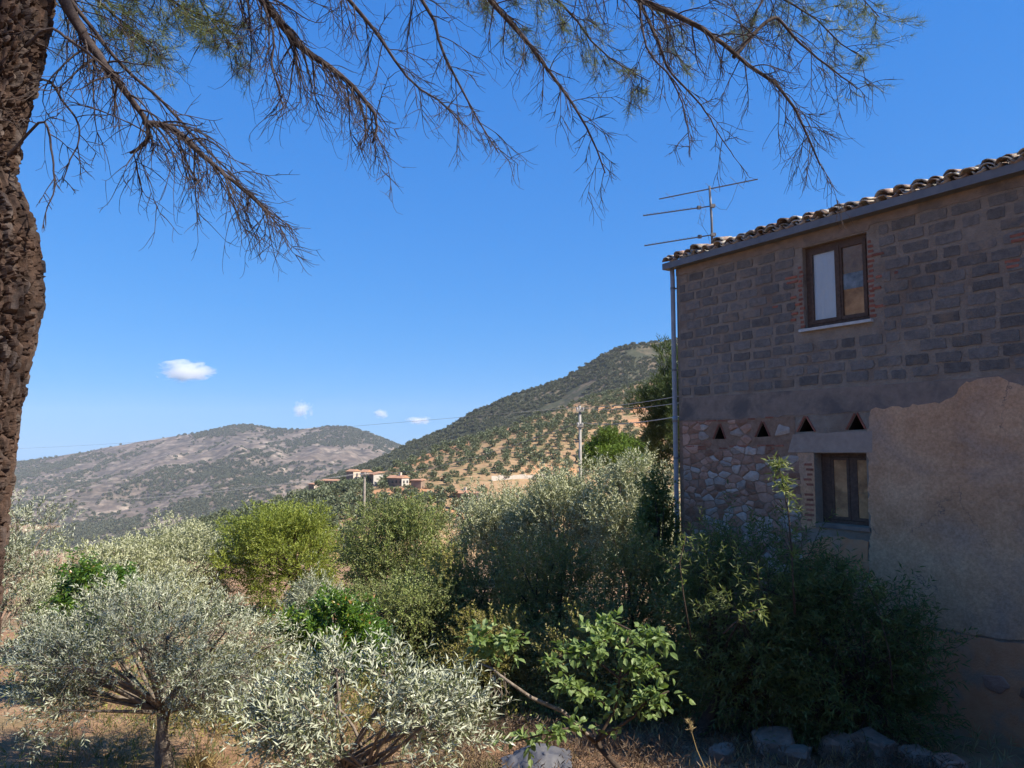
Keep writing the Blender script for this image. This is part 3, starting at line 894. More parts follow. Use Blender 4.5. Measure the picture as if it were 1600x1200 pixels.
for (px, py, L) in ((1236, 434, .26), (1238, 441, .24), (1240, 465, .12), (1242, 490, .14), (1240, 500, .12), (1246, 476, .1), (1372, 397, .22), (1374, 432, .1), (1370, 450, .16), (1376, 478, .2), (1582, 408, .2), (1584, 416, .2), (1596, 366, .3), (1598, 374, .3), (1210, 480, .2), (1400, 426, .06)):
    t, z = wall_tz(px, py)
    brick(t, z, L, 0.045, rng.uniform(-.04, .06), 0.016)
# brick jamb courses either side of the upper window opening
for k in range(16):
    z = UW[1] + 0.05 + k * 0.085
    if z > UW[3] - 0.05: break
    brick(UW[2] + 0.05 + rng.uniform(-.01, .02), z, rng.uniform(.07, .13), 0.05, rng.uniform(-.05, .05), 0.006)
    if rng.random() < .6: brick(UW[0] - 0.045 - rng.uniform(-.01, .02), z, rng.uniform(.06, .10), 0.05, rng.uniform(-.05, .05), 0.006)
for k in range(12):
    z = LW[1] + 0.04 + k * 0.09
    if z > LW[3] - 0.05: break
    if rng.random() < .75: brick(LW[0] - 0.09 - rng.uniform(0, .05), z, rng.uniform(.1, .2), 0.045, rng.uniform(-.04, .04), 0.016)

# windows
glass = bpy.data.materials.new('window_glass')
glass.use_nodes = True
g = glass.node_tree
g.nodes.remove(g.nodes['Principled BSDF'])
gt = g.nodes.new('ShaderNodeBsdfTransparent'); gg = g.nodes.new('ShaderNodeBsdfGlossy'); gg.inputs['Roughness'].default_value = 0.04
gt.inputs[0].default_value = (0.9, 0.92, 0.93, 1)
gm = g.nodes.new('ShaderNodeMixShader'); fr = g.nodes.new('ShaderNodeFresnel'); fr.inputs[0].default_value = 1.28
g.links.new(fr.outputs[0], gm.inputs[0]); g.links.new(gt.outputs[0], gm.inputs[1]); g.links.new(gg.outputs[0], gm.inputs[2])
g.links.new(gm.outputs[0], g.nodes['Material Output'].inputs[0])
def frame_boxes(t0, z0, t1, z1, w_, y0, y1):
    b = Buf()
    b.box((t0, y0, z0), (t0 + w_, y1, z1)); b.box((t1 - w_, y0, z0), (t1, y1, z1))
    b.box((t0 + w_, y0, z0), (t1 - w_, y1, z0 + w_)); b.box((t0 + w_, y0, z1 - w_), (t1 - w_, y1, z1))
    return b
t0, z0, t1, z1 = UW
win = frame_boxes(t0 + .002, z0 + .002, t1 - .002, z1 - .002, 0.075, 0.10, 0.17).build('upper_window', M['wood_dark'], house)
mid = t0 + (t1 - t0) * 0.52
zs_ = z0 + (z1 - z0) * 0.40
frame_boxes(t0 + .08, z0 + .08, mid - .003, z1 - .08, 0.065, 0.085, 0.135).build('sash', M['wood_dark'], win)
frame_boxes(mid + .003, z0 + .08, t1 - .08, z1 - .08, 0.065, 0.085, 0.135).build('sash', M['wood_dark'], win)
b = Buf(); b.box((mid - .03, .07, z0 + .09), (mid + .03, .0835, z1 - .09)); b.build('meeting_strip', M['wood_dark'], win)
b = Buf(); b.box((t0 + .146, .108, z0 + .146), (mid - .069, .112, z1 - .146)); b.build('pane', glass, win)
b = Buf(); b.box((mid + .069, .108, zs_), (t1 - .146, .112, z1 - .146)); b.build('pane', glass, win)
cb = Buf()                                          # white cloth hung close behind the left pane, a fold across it
nt_ = 14
xs = [t0 + .147 + (mid - .217 - t0) * i / nt_ for i in range(nt_ + 1)]
for (za, zb2, yo) in ((z0 + .12, z0 + .78, 0.1200), (z0 + .76, z1 - .12, 0.125)):
    V = [(x, yo + .003 + .003 * math.sin(i * 1.9), z) for z in (za, zb2) for i, x in enumerate(xs)]
    V += [(x, y + .004, z) for x, y, z in V]
    n_ = nt_ + 1
    cb.add(V, [(i, i + 1, n_ + i + 1, n_ + i) for i in range(nt_)] + [(2 * n_ + i, 3 * n_ + i, 3 * n_ + i + 1, 2 * n_ + i + 1) for i in range(nt_)])
cb.build('curtain', M['curtain'], win)
zs = z0 + (z1 - z0) * 0.40
b = Buf(); b.box((mid + .072, .124, z0 + .147), (t1 - .147, .134, z1 - .147)); b.build('wooden_panel', M['wood_brown'], win)
b = Buf(); b.box((mid + .072, .116, zs + .004), (t1 - .147, .120, z1 - .62)); b.build('dust_reflection_pane', M['dust_reflection'], win)  # glass dust plus the cloudy reflection, painted into one mottled colour
b = Buf(); b.box((t0 - .08, -.07, z0 - .055), (t1 + .06, .10, z0 - .006)); b.build('sill', M['sill'], win)
t0, z0, t1, z1 = LW
win = frame_boxes(t0 + .002, z0 + .002, t1 - .002, z1 - .002, 0.06, 0.20, 0.27).build('lower_window', M['wood_dark'], house)
mid = (t0 + t1) / 2 + 0.1
for (a, c) in ((t0 + .20, mid - .05), (mid + .05, t1 - .065)):
    sh = frame_boxes(a, z0 + .07, c, z1 - .07, 0.05, 0.19, 0.225).build('shutter', M['wood_dark'], win)
    b = Buf(); b.box((a + .052, .203, z0 + .122), (c - .052, .215, z0 + .55)); b.build('panel', M['wood_brown'], sh)
    b = Buf(); b.box((a + .052, .200, z0 + .555), (c - .052, .213, z1 - .122)); b.build('panel', M['wood_brown'], sh)
b = Buf(); b.box((t0 + .064, .19, z0 + .065), (t0 + .195, .23, z1 - .065)); b.box((mid - .047, .20, z0 + .07), (mid + .047, .24, z1 - .07)); b.build('stile', M['wood_dark'], win)
b = Buf(); b.box((t0 + .01, -.045, z0 - .07), (t1 + .03, .19, z0 - .004)); b.build('sill', M['cement'], win)
# added linings and backings, painted dark for the shade inside the vents
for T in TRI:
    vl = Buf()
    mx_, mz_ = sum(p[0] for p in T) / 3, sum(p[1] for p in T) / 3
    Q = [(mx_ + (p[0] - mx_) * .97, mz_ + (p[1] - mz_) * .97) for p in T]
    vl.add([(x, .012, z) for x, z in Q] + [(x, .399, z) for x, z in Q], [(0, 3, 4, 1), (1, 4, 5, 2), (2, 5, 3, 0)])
    vl.build('vent_shade_lining', M['vent_shade'], house)
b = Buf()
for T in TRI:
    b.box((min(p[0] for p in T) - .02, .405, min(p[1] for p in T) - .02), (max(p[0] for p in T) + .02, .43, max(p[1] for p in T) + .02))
b.build('vent_shade_backing', M['vent_shade'], house)

# roof: boarded slab, grey eave board with gutter lip, clay barrel tiles
PITCHR = math.radians(15)
rs = math.tan(PITCHR)
rb = Buf()
y_e = -0.16
rb.add([(-.14, y_e, Z_EAVE + .02), (LEN + .1, y_e, Z_EAVE + .02), (LEN + .1, DEP + .2, Z_EAVE + .02 + rs * (DEP + .36)), (-.14, DEP + .2, Z_EAVE + .02 + rs * (DEP + .36)),
        (-.14, y_e, Z_EAVE + .08), (LEN + .1, y_e, Z_EAVE + .08), (LEN + .1, DEP + .2, Z_EAVE + .08 + rs * (DEP + .36)), (-.14, DEP + .2, Z_EAVE + .08 + rs * (DEP + .36))],
       [(0, 3, 2, 1), (4, 5, 6, 7), (0, 1, 5, 4), (1, 2, 6, 5), (2, 3, 7, 6), (3, 0, 4, 7)])
roof = rb.build('roof', M['mortar'], house)
fb = Buf()
fb.box((-.17, y_e - .075, Z_EAVE - .055), (LEN, y_e - .055, Z_EAVE + .08))
fb.box((-.17, y_e - .052, Z_EAVE - .055), (LEN, y_e + .13, Z_EAVE - .035))
fb.box((-.19, y_e - .075, Z_EAVE - .055), (-.173, y_e + .13, Z_EAVE + .08))
fb.build('gutter', M['metal'], roof)
def tile_mesh(r0, r1, L, th, seed, arc=2.5):
    r = random.Random(seed)
    V, n_ = [], 9
    for (y, rad) in ((0, r0), (L * .33, r0 * .67 + r1 * .33), (L, r1)):
        for rr_ in (rad, rad - th):
            for i in range(n_):
                a = math.pi / 2 - arc / 2 + arc * i / (n_ - 1)
                jj = r.uniform(-.004, .004) + (r.uniform(-.02, .035) if y == 0 and r.random() < .35 else 0)
                V.append((rr_ * math.cos(a), y + (jj if y == 0 else 0), rr_ * math.sin(a) + r.uniform(-.003, .003)))
    fs = []
    for s in range(2):
        for i in range(n_ - 1):
            o0, o1 = s * 2 * n_, (s + 1) * 2 * n_
            fs.append((o0 + i + 1, o0 + i, o1 + i, o1 + i + 1))
            fs.append((o0 + n_ + i, o0 + n_ + i + 1, o1 + n_ + i + 1, o1 + n_ + i))
        fs.append((s * 2 * n_, s * 2 * n_ + n_, (s + 1) * 2 * n_ + n_, (s + 1) * 2 * n_))
        fs.append((s * 2 * n_ + 2 * n_ - 1, s * 2 * n_ + n_ - 1, (s + 1) * 2 * n_ + n_ - 1, (s + 1) * 2 * n_ + 2 * n_ - 1))
    for i in range(n_ - 1):
        fs.append((i, i + 1, n_ + i + 1, n_ + i))
    me = bpy.data.meshes.new('roof_tile')
    me.from_pydata(V, [], fs)
    me.polygons.foreach_set('use_smooth', [True] * len(me.polygons))
    me.materials.append(M['tile'])
    return me
cov = [tile_mesh(.122, .10, .46, .018, 40 + k) for k in range(6)]
pan = [tile_mesh(.11, .125, .46, .018, 60 + k, 2.3) for k in range(4)]
t = -0.02
kk = 0
while t < 9.6:
    sp = rng.uniform(.24, .31)
    for row in range(3):
        y = y_e - .07 + row * .36
        z = Z_EAVE + .085 + (y - y_e) * rs
        dt, dz = rng.uniform(-.02, .02), rng.uniform(-.005, .02)
        o = link('roof_tile', rng.choice(pan), None, roof, (t + sp / 2 + dt, y + rng.uniform(-.02, .02), z + .125 + row * .004))
        o.rotation_euler = (PITCHR, math.pi + rng.uniform(-.06, .06), rng.uniform(-.05, .05))
        for lay in range(2 if row == 0 else 1):
            o = link('roof_tile', rng.choice(cov), None, roof, (t + rng.uniform(-.02, .02), y - .015 + rng.uniform(-.05, .05) + lay * .03, z + .012 + dz + lay * rng.uniform(.035, .085)))
            o.rotation_euler = (PITCHR + rng.uniform(-.05, .05) - lay * .03, rng.uniform(-.2, .2), rng.uniform(-.14, .14))
            s = rng.uniform(.85, 1.2)
            o.scale = (s, 1, s * rng.uniform(.85, 1.05))
    t += sp
# down pipe at the corner
db = Buf()
xx, yy = -0.055, -0.062
db.tube([(xx, yy - .01, Z_EAVE - .04), (xx, yy, Z_EAVE - .3), (xx, yy, 2.0), (xx, yy, ZB + 1.6)], [.05] * 4, 14)
dp = db.build('downpipe', M['pipe'], house, True)
for z in (Z_EAVE - .5, Z_EAVE - 2.3, Z_EAVE - 4.2, Z_EAVE - 6.0):
    b = Buf(); b.tube([(xx, yy, z), (xx, yy, z + .05)], [.056, .056], 14); b.box((xx, yy + .03, z + .012), (xx + .06, yy + .075, z + .038)); b.build('pipe_clamp', M['metal'], dp)
b = Buf(); b.tube([(xx, yy, Z_EAVE - 3.4), (xx, yy, Z_EAVE - 3.28)], [.058, .058], 14); b.build('pipe_joint', M['pipe'], dp, True)

# television aerial standing on the roof edge
tA = None
def roof_world(t, y, z):
    return Vector((CORN.x + TX * t - TY * y, CORN.y + TY * t + TX * y, z - HZ))
yA = 0.55
tA = min((k * .005 for k in range(-100, 500)), key=lambda t: abs(project(roof_world(t, yA, Z_EAVE + .1 + (yA - y_e) * rs))[0] - 1113))
base = roof_world(tA, yA, Z_EAVE + .08 + (yA - y_e) * rs)
ant = empty('television_aerial', base)
tag(ant, 'rusty television aerial with three long booms standing on the roof corner', 'aerial')
YA = base.y
top = at(1110, 291, YA)
hA = top.z - base.z
b = Buf(); b.tube([(0, 0, -0.05), (0.0, 0, hA * .5), (-0.03, 0, hA)], [.028, .027, .024], 8); b.build('mast', M['antenna'], ant, True)
def on_boom(px, py, dvec):
    """point on the boom's vertical plane through the mast, in the aerial's frame"""
    d = ray(px, py)
    nx, ny = -dvec[1], dvec[0]
    k = (base.x * nx + base.y * ny) / (d.x * nx + d.y * ny)
    return d * k - base
bd = (-0.82, 0.57)
pd = (0.57, 0.82)
def elements(b, p, half, r=.004):
    b.tube([(p.x - pd[0] * half, p.y - pd[1] * half, p.z), (p.x + pd[0] * half, p.y + pd[1] * half, p.z)], [r, r], 5)
for (a, c, n_el, half, nm) in (((1030, 311), (1184, 280), 3, .3, 'long_boom'), ((1005, 337), (1118, 321), 14, .09, 'upper_boom'), ((1007, 384), (1119, 366), 13, .085, 'lower_boom')):
    A, C = on_boom(*a, bd), on_boom(*c, bd)
    b = Buf(); b.tube([A, C], [.014, .014], 6)
    boom = b.build(nm, M['antenna'], ant)
    for k in range(n_el):
        s = (k + .4) / n_el if n_el > 4 else (.12, .55, .80)[k]
        p = A.lerp(C, s * (.72 if n_el > 4 else 1))
        b = Buf(); elements(b, p + Vector((0, 0, .012)), half if n_el > 4 else (.25, .35, .45)[k], .0045); b.build('element', M['antenna'], boom)
    if n_el > 4:
        p = C.lerp(A, .04)
        b = Buf(); b.box((p.x - .05, p.y - .04, p.z - .035), (p.x + .05, p.y + .04, p.z + .035)); b.build('clamp', M['antenna'], boom)
        q = A.lerp(C, .78)
        b = Buf(); b.box((q.x - .04, q.y - .03, q.z - .03), (q.x + .04, q.y + .03, q.z + .04)); b.build('junction_box', M['antenna'], boom)
# wire reflector screen and cable
Rc = on_boom(1100, 327, bd)
b = Buf()
for k in range(7):
    zz = Rc.z - .33 + k * .11
    off = .10 * abs(k - 3) / 3
    cx, cy = Rc.x + bd[0] * off, Rc.y + bd[1] * off
    b.tube([(cx - pd[0] * .16, cy - pd[1] * .16, zz), (cx + pd[0] * .16, cy + pd[1] * .16, zz)], [.003, .003], 4)
for s in (-.12, .12):
    b.tube([(Rc.x + pd[0] * s + bd[0] * .1, Rc.y + pd[1] * s + bd[1] * .1, Rc.z - .34), (Rc.x + pd[0] * s, Rc.y + pd[1] * s, Rc.z), (Rc.x + pd[0] * s + bd[0] * .1, Rc.y + pd[1] * s + bd[1] * .1, Rc.z + .34)], [.003] * 3, 4)
b.build('reflector_screen', M['antenna'], ant)
b = Buf()
c0 = on_boom(1153, 287, bd); c1 = on_boom(1135, 328, bd); c2 = on_boom(1118, 322, bd); c3 = on_boom(1093, 335, bd); c4 = on_boom(1106, 366, bd)
b.tube([c0, c0.lerp(c1, .6) + Vector((.03, 0, 0)), c1, c2.lerp(c1, .4) + Vector((0, 0, -.03)), c2], [.004] * 5, 5)
b.tube([c3, c3.lerp(c4, .5) + Vector((-.04, 0, -.02)), c4, Vector((-.05, -.1, .05)), Vector((-.08, -.15, -.02))], [.004] * 5, 5)
b.build('cable', M['antenna'], ant)

# ------------------------------------------------------------------ plants
LEAF = {   # leaf outlines: (along, across, lift) and faces, as quads/tris padded to triangles
    'lance': (np.array([(0, 0, 0), (.42, .5, .05), (.42, -.5, .05), (.5, 0, 0), (1, 0, -.10)]), np.array([(0, 3, 1), (0, 2, 3), (1, 3, 4), (3, 2, 4)])),
    'quad': (np.array([(0, 0, 0), (.45, .5, .04), (1, 0, -.06), (.45, -.5, .04)]), np.array([(0, 2, 1), (0, 3, 2)])),
    'broad': (np.array([(0, 0, 0), (.25, .42, .07), (.25, -.42, .07), (.6, .46, .06), (.6, -.46, .06), (.45, 0, 0), (1, 0, -.15)]),
              np.array([(0, 5, 1), (0, 2, 5), (1, 5, 3), (5, 2, 4), (3, 5, 6), (5, 4, 6)])),
}
def unit(a):
    return a / (np.linalg.norm(a, axis=-1, keepdims=True) + 1e-9)
def basis(D):
    ref = np.where(np.abs(D[..., 2:3]) > 0.9, np.array([1.0, 0, 0]), np.array([0, 0, 1.0]))
    u = unit(np.cross(D, ref))
    return u, np.cross(D, u)
def leaves_on(rs, P, D, L, n, ll, lw, spread, kind, droop=0.2, up=0.5, tint=None, hang=0.0):
    """n leaves along each shoot (start P, direction D, length L) -> vertices, faces, tint"""
    N = len(P)
    k = (np.arange(n) + 0.7) / n
    s = np.broadcast_to(k, (N, n)) + rs.uniform(-.3, .3, (N, n)) / n
    u, v = basis(D)
    phi = np.arange(n) * 2.4 + rs.uniform(0, 6.28, (N, 1)) + rs.uniform(-.4, .4, (N, n))
    rad = np.cos(phi)[..., None] * u[:, None] + np.sin(phi)[..., None] * v[:, None]
    pos = P[:, None] + D[:, None] * (L[:, None] * s)[..., None]
    pos[..., 2] -= droop * L[:, None] * s * s
    a = spread + rs.uniform(-.35, .35, (N, n))
    ld = unit(D[:, None] * np.cos(a)[..., None] + rad * np.sin(a)[..., None] + np.array([0, 0, -hang]))
    refn = np.array([0, 0, up]) + rs.normal(0, .55, (N, n, 3))
    side = unit(np.cross(ld, refn))
    nrm = np.cross(side, ld)
    ln = ll * rs.uniform(.65, 1.2, (N, n))
    wd = lw * rs.uniform(.75, 1.2, (N, n))
    T, fc = LEAF[kind]
    pos, ld, side, nrm, ln, wd = (q.reshape(-1, *q.shape[2:]) for q in (pos, ld, side, nrm, ln, wd))
    V = pos[:, None] + ld[:, None] * (T[:, 0] * ln[:, None])[..., None] + side[:, None] * (T[:, 1] * wd[:, None])[..., None] + nrm[:, None] * (T[:, 2] * ln[:, None])[..., None]
    m, nv = len(pos), len(T)
    faces = (fc[None] + (np.arange(m) * nv)[:, None, None]).reshape(-1, 3)
    tl = rs.uniform(0, 1, m) * 0.75 + 0.12
    if tint is not None:
        tl = np.clip(tl + np.repeat(tint, n), 0, 1)
    return V.reshape(-1, 3), faces, np.repeat(tl, nv)
def merge(parts):
    V, Fc, T, o = [], [], [], 0
    for v, f, t in parts:
        V.append(v); Fc.append(f + o); T.append(t); o += len(v)
    return np.concatenate(V), np.concatenate(Fc), np.concatenate(T)

def curve(p0, p1, bend, n=7, sag=0.0):
    p0, p1 = np.array(p0, float), np.array(p1, float)
    s = np.linspace(0, 1, n)[:, None]
    return p0 * (1 - s) + p1 * s + np.array(bend) * np.sin(s * math.pi) + np.array([0, 0, -sag]) * s * s

def tree(name, label, cat, base, centre, radii, mat, bark, seed, clumps=26, shoots=60, sl=.32, n=12, ll=.07, lw=.016, spread=.7, kind='lance', clump_r=.36,
         trunk_r=.09, stems=2, up=.5, droop=.2, group=None, core=.45, upbias=.5, fork=.5, twigs=False, hang=0.0, low=-.35, limbs=True):
    rs = np.random.RandomState(seed)
    root = empty(name, base)
    tag(root, label, cat, group)
    B = np.array(base, float)
    C = np.array(centre, float) - B
    Rr = np.array(radii, float)
    # clump centres through the crown
    d = unit(rs.normal(0, 1, (clumps * 4, 3)))
    d = d[d[:, 2] > low][:clumps]
    rad = core + (0.86 - core) * rs.uniform(0, 1, (len(d), 1)) ** .7
    cc = C + d * rad * Rr * (1 + .10 * rs.normal(0, 1, (len(d), 1)))
    nS = np.maximum(8, (shoots * rs.uniform(.55, 1.35, len(d))).astype(int))
    idx = np.repeat(np.arange(len(d)), nS)
    off = unit(rs.normal(0, 1, (len(idx), 3))) * rs.uniform(.15, 1, (len(idx), 1)) ** .6
    mr = Rr.mean()
    P = cc[idx] + off * clump_r * (0.55 * mr + 0.45 * Rr) * rs.uniform(.8, 1.2, (len(d), 1))[idx]
    P[:, 2] = np.maximum(P[:, 2], 0.06 + rs.uniform(0, .2, len(P)))
    D = unit(unit(P - C * np.array([1, 1, .8])) * .8 + off * .5 + rs.normal(0, .35, (len(idx), 3)) + np.array([0, 0, upbias]))
    L = sl * rs.uniform(.6, 1.3, len(idx))
    ct = rs.uniform(-.16, .16, len(d))[idx]
    V, Fc, T = leaves_on(rs, P, D, L, n, ll, lw, spread, kind, droop, up, ct, hang)
    me = np_mesh('crown', V, Fc, T)
    crown = link('crown', me, mat, root)
    # wood
    pr = random.Random(seed)
    tb = Buf()
    top = C * np.array([.55, .55, 1]) + np.array([0, 0, -Rr[2] * fork])
    top[2] = max(top[2], .25)
    forks = []
    for k in range(stems):
        q = top + np.array([pr.uniform(-.25, .25) * Rr[0], pr.uniform(-.25, .25) * Rr[1], pr.uniform(-.1, .15) * Rr[2]])
        sp = np.array([pr.uniform(-.5, .5) * trunk_r * 2, pr.uniform(-.3, .3) * trunk_r, -.12])
        bend = [pr.uniform(-.12, .12), pr.uniform(-.12, .12), 0]
        pts = curve(sp, q, bend, 9)
        tb.tube(pts, trunk_r * np.linspace(1.25, .62, 9) * (1 if stems == 1 else .8), 9)
        forks.append((q, trunk_r * .6))
    tb.build('trunk', bark, root, True)
    if limbs:
        lbuf = [Buf() for _ in forks]
        for i, c in enumerate(cc):
            k = pr.randrange(len(forks))
            q, r0 = forks[k]
            pts = curve(q, c, [pr.uniform(-.15, .15) * Rr[0] * .5, pr.uniform(-.15, .15) * Rr[1] * .5, pr.uniform(0, .2) * Rr[2] * .5], 7)
            lbuf[k].tube(pts, np.linspace(r0 * .55, .010, 7), 5)
            if twigs:
                for j in np.where(idx == i)[0][::3]:
                    m = c + (P[j] - c) * .4 + np.array([0, 0, -.03])
                    lbuf[k].tube([c, m, P[j], P[j] + D[j] * L[j] * .9 - np.array([0, 0, droop * L[j] * .8])], [.006, .005, .0035, .0015], 3, cap=False)
        for k in range(len(forks)):
            if lbuf[k].n: lbuf[k].build('limb', bark, root, True)
    return root

def box_tree(name, label, cat, box, Y, mat, bark, seed, depth=None, base_px=None, **kw):
    """crown filling a pixel box at distance Y, rooted on the ground below"""
    x0, y0, x1, y1 = box
    c = at((x0 + x1) / 2, (y0 + y1) / 2, Y)
    rx = (x1 - x0) / 2 / F * Y
    rz = (y1 - y0) / 2 / F * Y
    ry = depth or rx * .85
    bx = (at(base_px, 705, Y).x if base_px is not None else c.x)
    return tree(name, label, cat, (bx, Y, gz(bx, Y)), c, (rx, ry, rz), mat, bark, seed, **kw)

OL = dict(kind='lance', spread=.75, ll=.070, lw=.0148, n=15, sl=.30)
# nearest olives
box_tree('olive_tree', 'round silvery olive tree on a forked pale trunk in the sunlit clearing', 'tree', (32, 930, 450, 1138), 10.2, M['olive'], M['olivebark'], 11, base_px=288, clumps=54, shoots=54, trunk_r=.10, stems=2, clump_r=.30, upbias=.35, twigs=True, fork=.85, group='olive trees in the grove', low=-.95, core=.5, **OL)
o = tree('olive_tree', 'low sprawling olive with coarse silver leaves and dry twigs under it', 'tree', (-1.55, 6.5, gz(-1.55, 6.5)), at(570, 1125, 6.5), (1.12, .75, .52), M['olive'], M['olivebark'], 12, clumps=30, shoots=26, sl=.27, n=12, ll=.080, lw=.0170, spread=.8, clump_r=.27, trunk_r=.05, stems=3, upbias=.55, twigs=True, group='olive trees in the grove', low=-.5, fork=.9)
box_tree('olive_tree', 'dark tall olive growing right behind the pine trunk', 'tree', (-130, 765, 95, 1120), 11.5, M['olive'], M['olivebark'], 13, clumps=36, shoots=44, trunk_r=.09, clump_r=.28, twigs=True, group='olive trees in the grove', **OL)
# clearing and grove behind
GR = 'olive trees in the grove'
OM = dict(kind='quad', spread=.8, ll=.12, lw=.034, n=12, sl=.42, low=-.95, core=.4, clump_r=.40)
box_tree('citrus_tree', 'bright glossy green citrus tree with a few orange-tinged leaves', 'tree', (78, 885, 222, 1040), 14.5, M['citrus'], M['darkbark'], 21, clumps=26, shoots=34, sl=.2, n=9, ll=.10, lw=.042, spread=.9, kind='lance', clump_r=.34, hang=.35, group='citrus trees')
box_tree('citrus_tree', 'dark glossy green citrus bush wedged between the two silver olives', 'tree', (442, 915, 600, 1090), 13.0, M['citrus'], M['darkbark'], 22, clumps=28, shoots=36, sl=.2, n=9, ll=.09, lw=.038, spread=.9, kind='lance', clump_r=.33, group='citrus trees')
box_tree('olive_tree', 'pale olive showing above the bright citrus tree', 'tree', (50, 866, 215, 1050), 19, M['olive_mid'], M['olivebark'], 31, clumps=42, shoots=56, group=GR, **OM)
box_tree('olive_tree', 'feathery olive at the brink of the valley, grey-green and low', 'tree', (110, 850, 300, 1000), 25, M['olive_mid'], M['olivebark'], 32, clumps=42, shoots=56, group=GR, **OM)
box_tree('olive_tree', 'dense deep green olive touching the yellow-green tree', 'tree', (215, 822, 372, 955), 27, M['olive_mid'], M['olivebark'], 33, clumps=32, shoots=56, group=GR, **OM)
box_tree('olive_tree', 'small silver olive top poking up behind the dark citrus bush', 'tree', (446, 905, 535, 1010), 16, M['olive'], M['olivebark'], 34, clumps=16, shoots=40, group=GR, trunk_r=.05, **OL)
box_tree('almond_tree', 'rounded yellow-green tree standing over a strip of bare earth', 'tree', (350, 790, 550, 950), 27.5, M['lime'], M['darkbark'], 35, clumps=52, shoots=70, low=-.9, kind='quad', spread=.8, ll=.13, lw=.04, n=10, sl=.4, upbias=.7, trunk_r=.12, clump_r=.30)
box_tree('olive_tree', 'hazy grey-green olive between the yellow-green tree and the dark thicket', 'tree', (530, 792, 725, 980), 23, M['greybush'], M['olivebark'], 36, clumps=46, shoots=64, group=GR, upbias=.9, **OM)
box_tree('olive_tree', 'tall sunlit olive rising behind the dark thicket', 'tree', (708, 764, 870, 970), 28, M['olive_mid'], M['olivebark'], 37, clumps=46, shoots=64, group=GR, upbias=.9, **OM)
box_tree('olive_tree', 'sunlit willowy olive directly below the concrete pole', 'tree', (790, 740, 960, 940), 26, M['olive_mid'], M['olivebark'], 38, clumps=46, shoots=66, group=GR, upbias=1.1, **OM)
box_tree('olive_tree', 'pale willowy olive in front of the round pine', 'tree', (915, 732, 1070, 930), 24, M['olive_mid'], M['olivebark'], 39, clumps=46, shoots=64, group=GR, upbias=1.1, **OM)
BU = dict(kind='quad', spread=.9, ll=.06, lw=.028, n=13, sl=.30, clump_r=.42, core=.35)
TG = 'bushes of the dark thicket'
box_tree('scrub_bush', 'wide grey-green bush at the sunny edge of the thicket', 'bush', (560, 880, 740, 1060), 16.5, M['greybush'], M['darkbark'], 41, clumps=36, shoots=64, group=TG, low=-1.0, **BU)
box_tree('scrub_bush', 'dark brownish bush half in the shade of the house', 'bush', (655, 835, 830, 1060), 17, M['bush'], M['darkbark'], 42, clumps=36, shoots=64, group=TG, low=-1.0, **BU)
box_tree('scrub_bush', 'shaded bush in the middle of the thicket below the pole', 'bush', (780, 838, 960, 1070), 16, M['bush'], M['darkbark'], 43, clumps=38, shoots=64, group=TG, low=-1.0, **BU)
box_tree('scrub_bush', 'shaded bush filling the gap before the drainpipe', 'bush', (910, 830, 1075, 1090), 14.5, M['bush'], M['darkbark'], 44, clumps=38, shoots=64, group=TG, low=-1.0, **BU)
box_tree('scrub_bush', 'low dark bush behind the broken fruit tree branch', 'bush', (690, 955, 860, 1100), 14.0, M['bush'], M['darkbark'], 45, clumps=30, shoots=54, group=TG, low=-1.0, **BU)
box_tree('scrub_bush', 'low black-green bush behind the fruit tree leaves', 'bush', (840, 950, 1070, 1110), 13.2, M['bush'], M['darkbark'], 46, clumps=34, shoots=54, group=TG, low=-1.0, **BU)
box_tree('corner_shrub', 'slender dark shrub with broad leaves climbing beside the house corner', 'shrub', (1000, 735, 1062, 960), 15.8, M['dark_leaf'], M['darkbark'], 47, clumps=26, shoots=26, kind='lance', sl=.25, n=8, ll=.10, lw=.04, spread=.9, trunk_r=.05, low=-.8)
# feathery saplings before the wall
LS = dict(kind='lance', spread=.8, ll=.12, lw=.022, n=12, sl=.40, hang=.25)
s1 = box_tree('wild_sapling', 'dark feathery sapling on a stout trunk before the lower window', 'shrub', (1052, 828, 1325, 1150), 11.7, M['dark_leaf'], M['darkbark'], 51, base_px=1076, clumps=60, shoots=36, trunk_r=.11, stems=1, clump_r=.38, low=-1.0, twigs=True, group='saplings before the wall', **LS)
s2 = box_tree('wild_sapling', 'lower feathery sapling spreading along the foot of the plaster wall', 'shrub', (1190, 890, 1450, 1175), 11.2, M['dark_leaf'], M['darkbark'], 52, clumps=56, shoots=32, trunk_r=.06, stems=3, clump_r=.38, low=-1.0, twigs=True, group='saplings before the wall', depth=.75, **LS)
def add_shoot(root, pxs, Y, tip_n, r0, mat, bark, seed, ll=.12, lw=.026):
    """a long bare stem with a tuft of leaves at its end, part of a plant"""
    rs = np.random.RandomState(seed)
    B = np.array(root.location)
    pts = [np.array(at(px, py, Y)) - B for px, py in pxs]
    b = Buf(); b.tube(pts, np.linspace(r0, .004, len(pts)), 5); b.build('stem', bark, root, True)
    P, D = [], []
    for k in range(tip_n):
        s = 1 + (len(pts) - 2) * (1 - rs.uniform(0, 1) ** 2)
        i = min(int(s), len(pts) - 2); s -= i
        q = pts[i] * (1 - s) + pts[i + 1] * s
        P.append(q); D.append(unit(rs.normal(0, 1, 3) * np.array([1, 1, .5]) + np.array([0, 0, .5])))
    V, Fc, T = leaves_on(rs, np.array(P), np.array(D), rs.uniform(.08, .2, tip_n), 7, ll, lw, .7, 'lance', .3, .5, np.full(tip_n, .25), .35)
    link('leaf_tuft', np_mesh('leaf_tuft', V, Fc, T), mat, root)['kind'] = 'stuff'
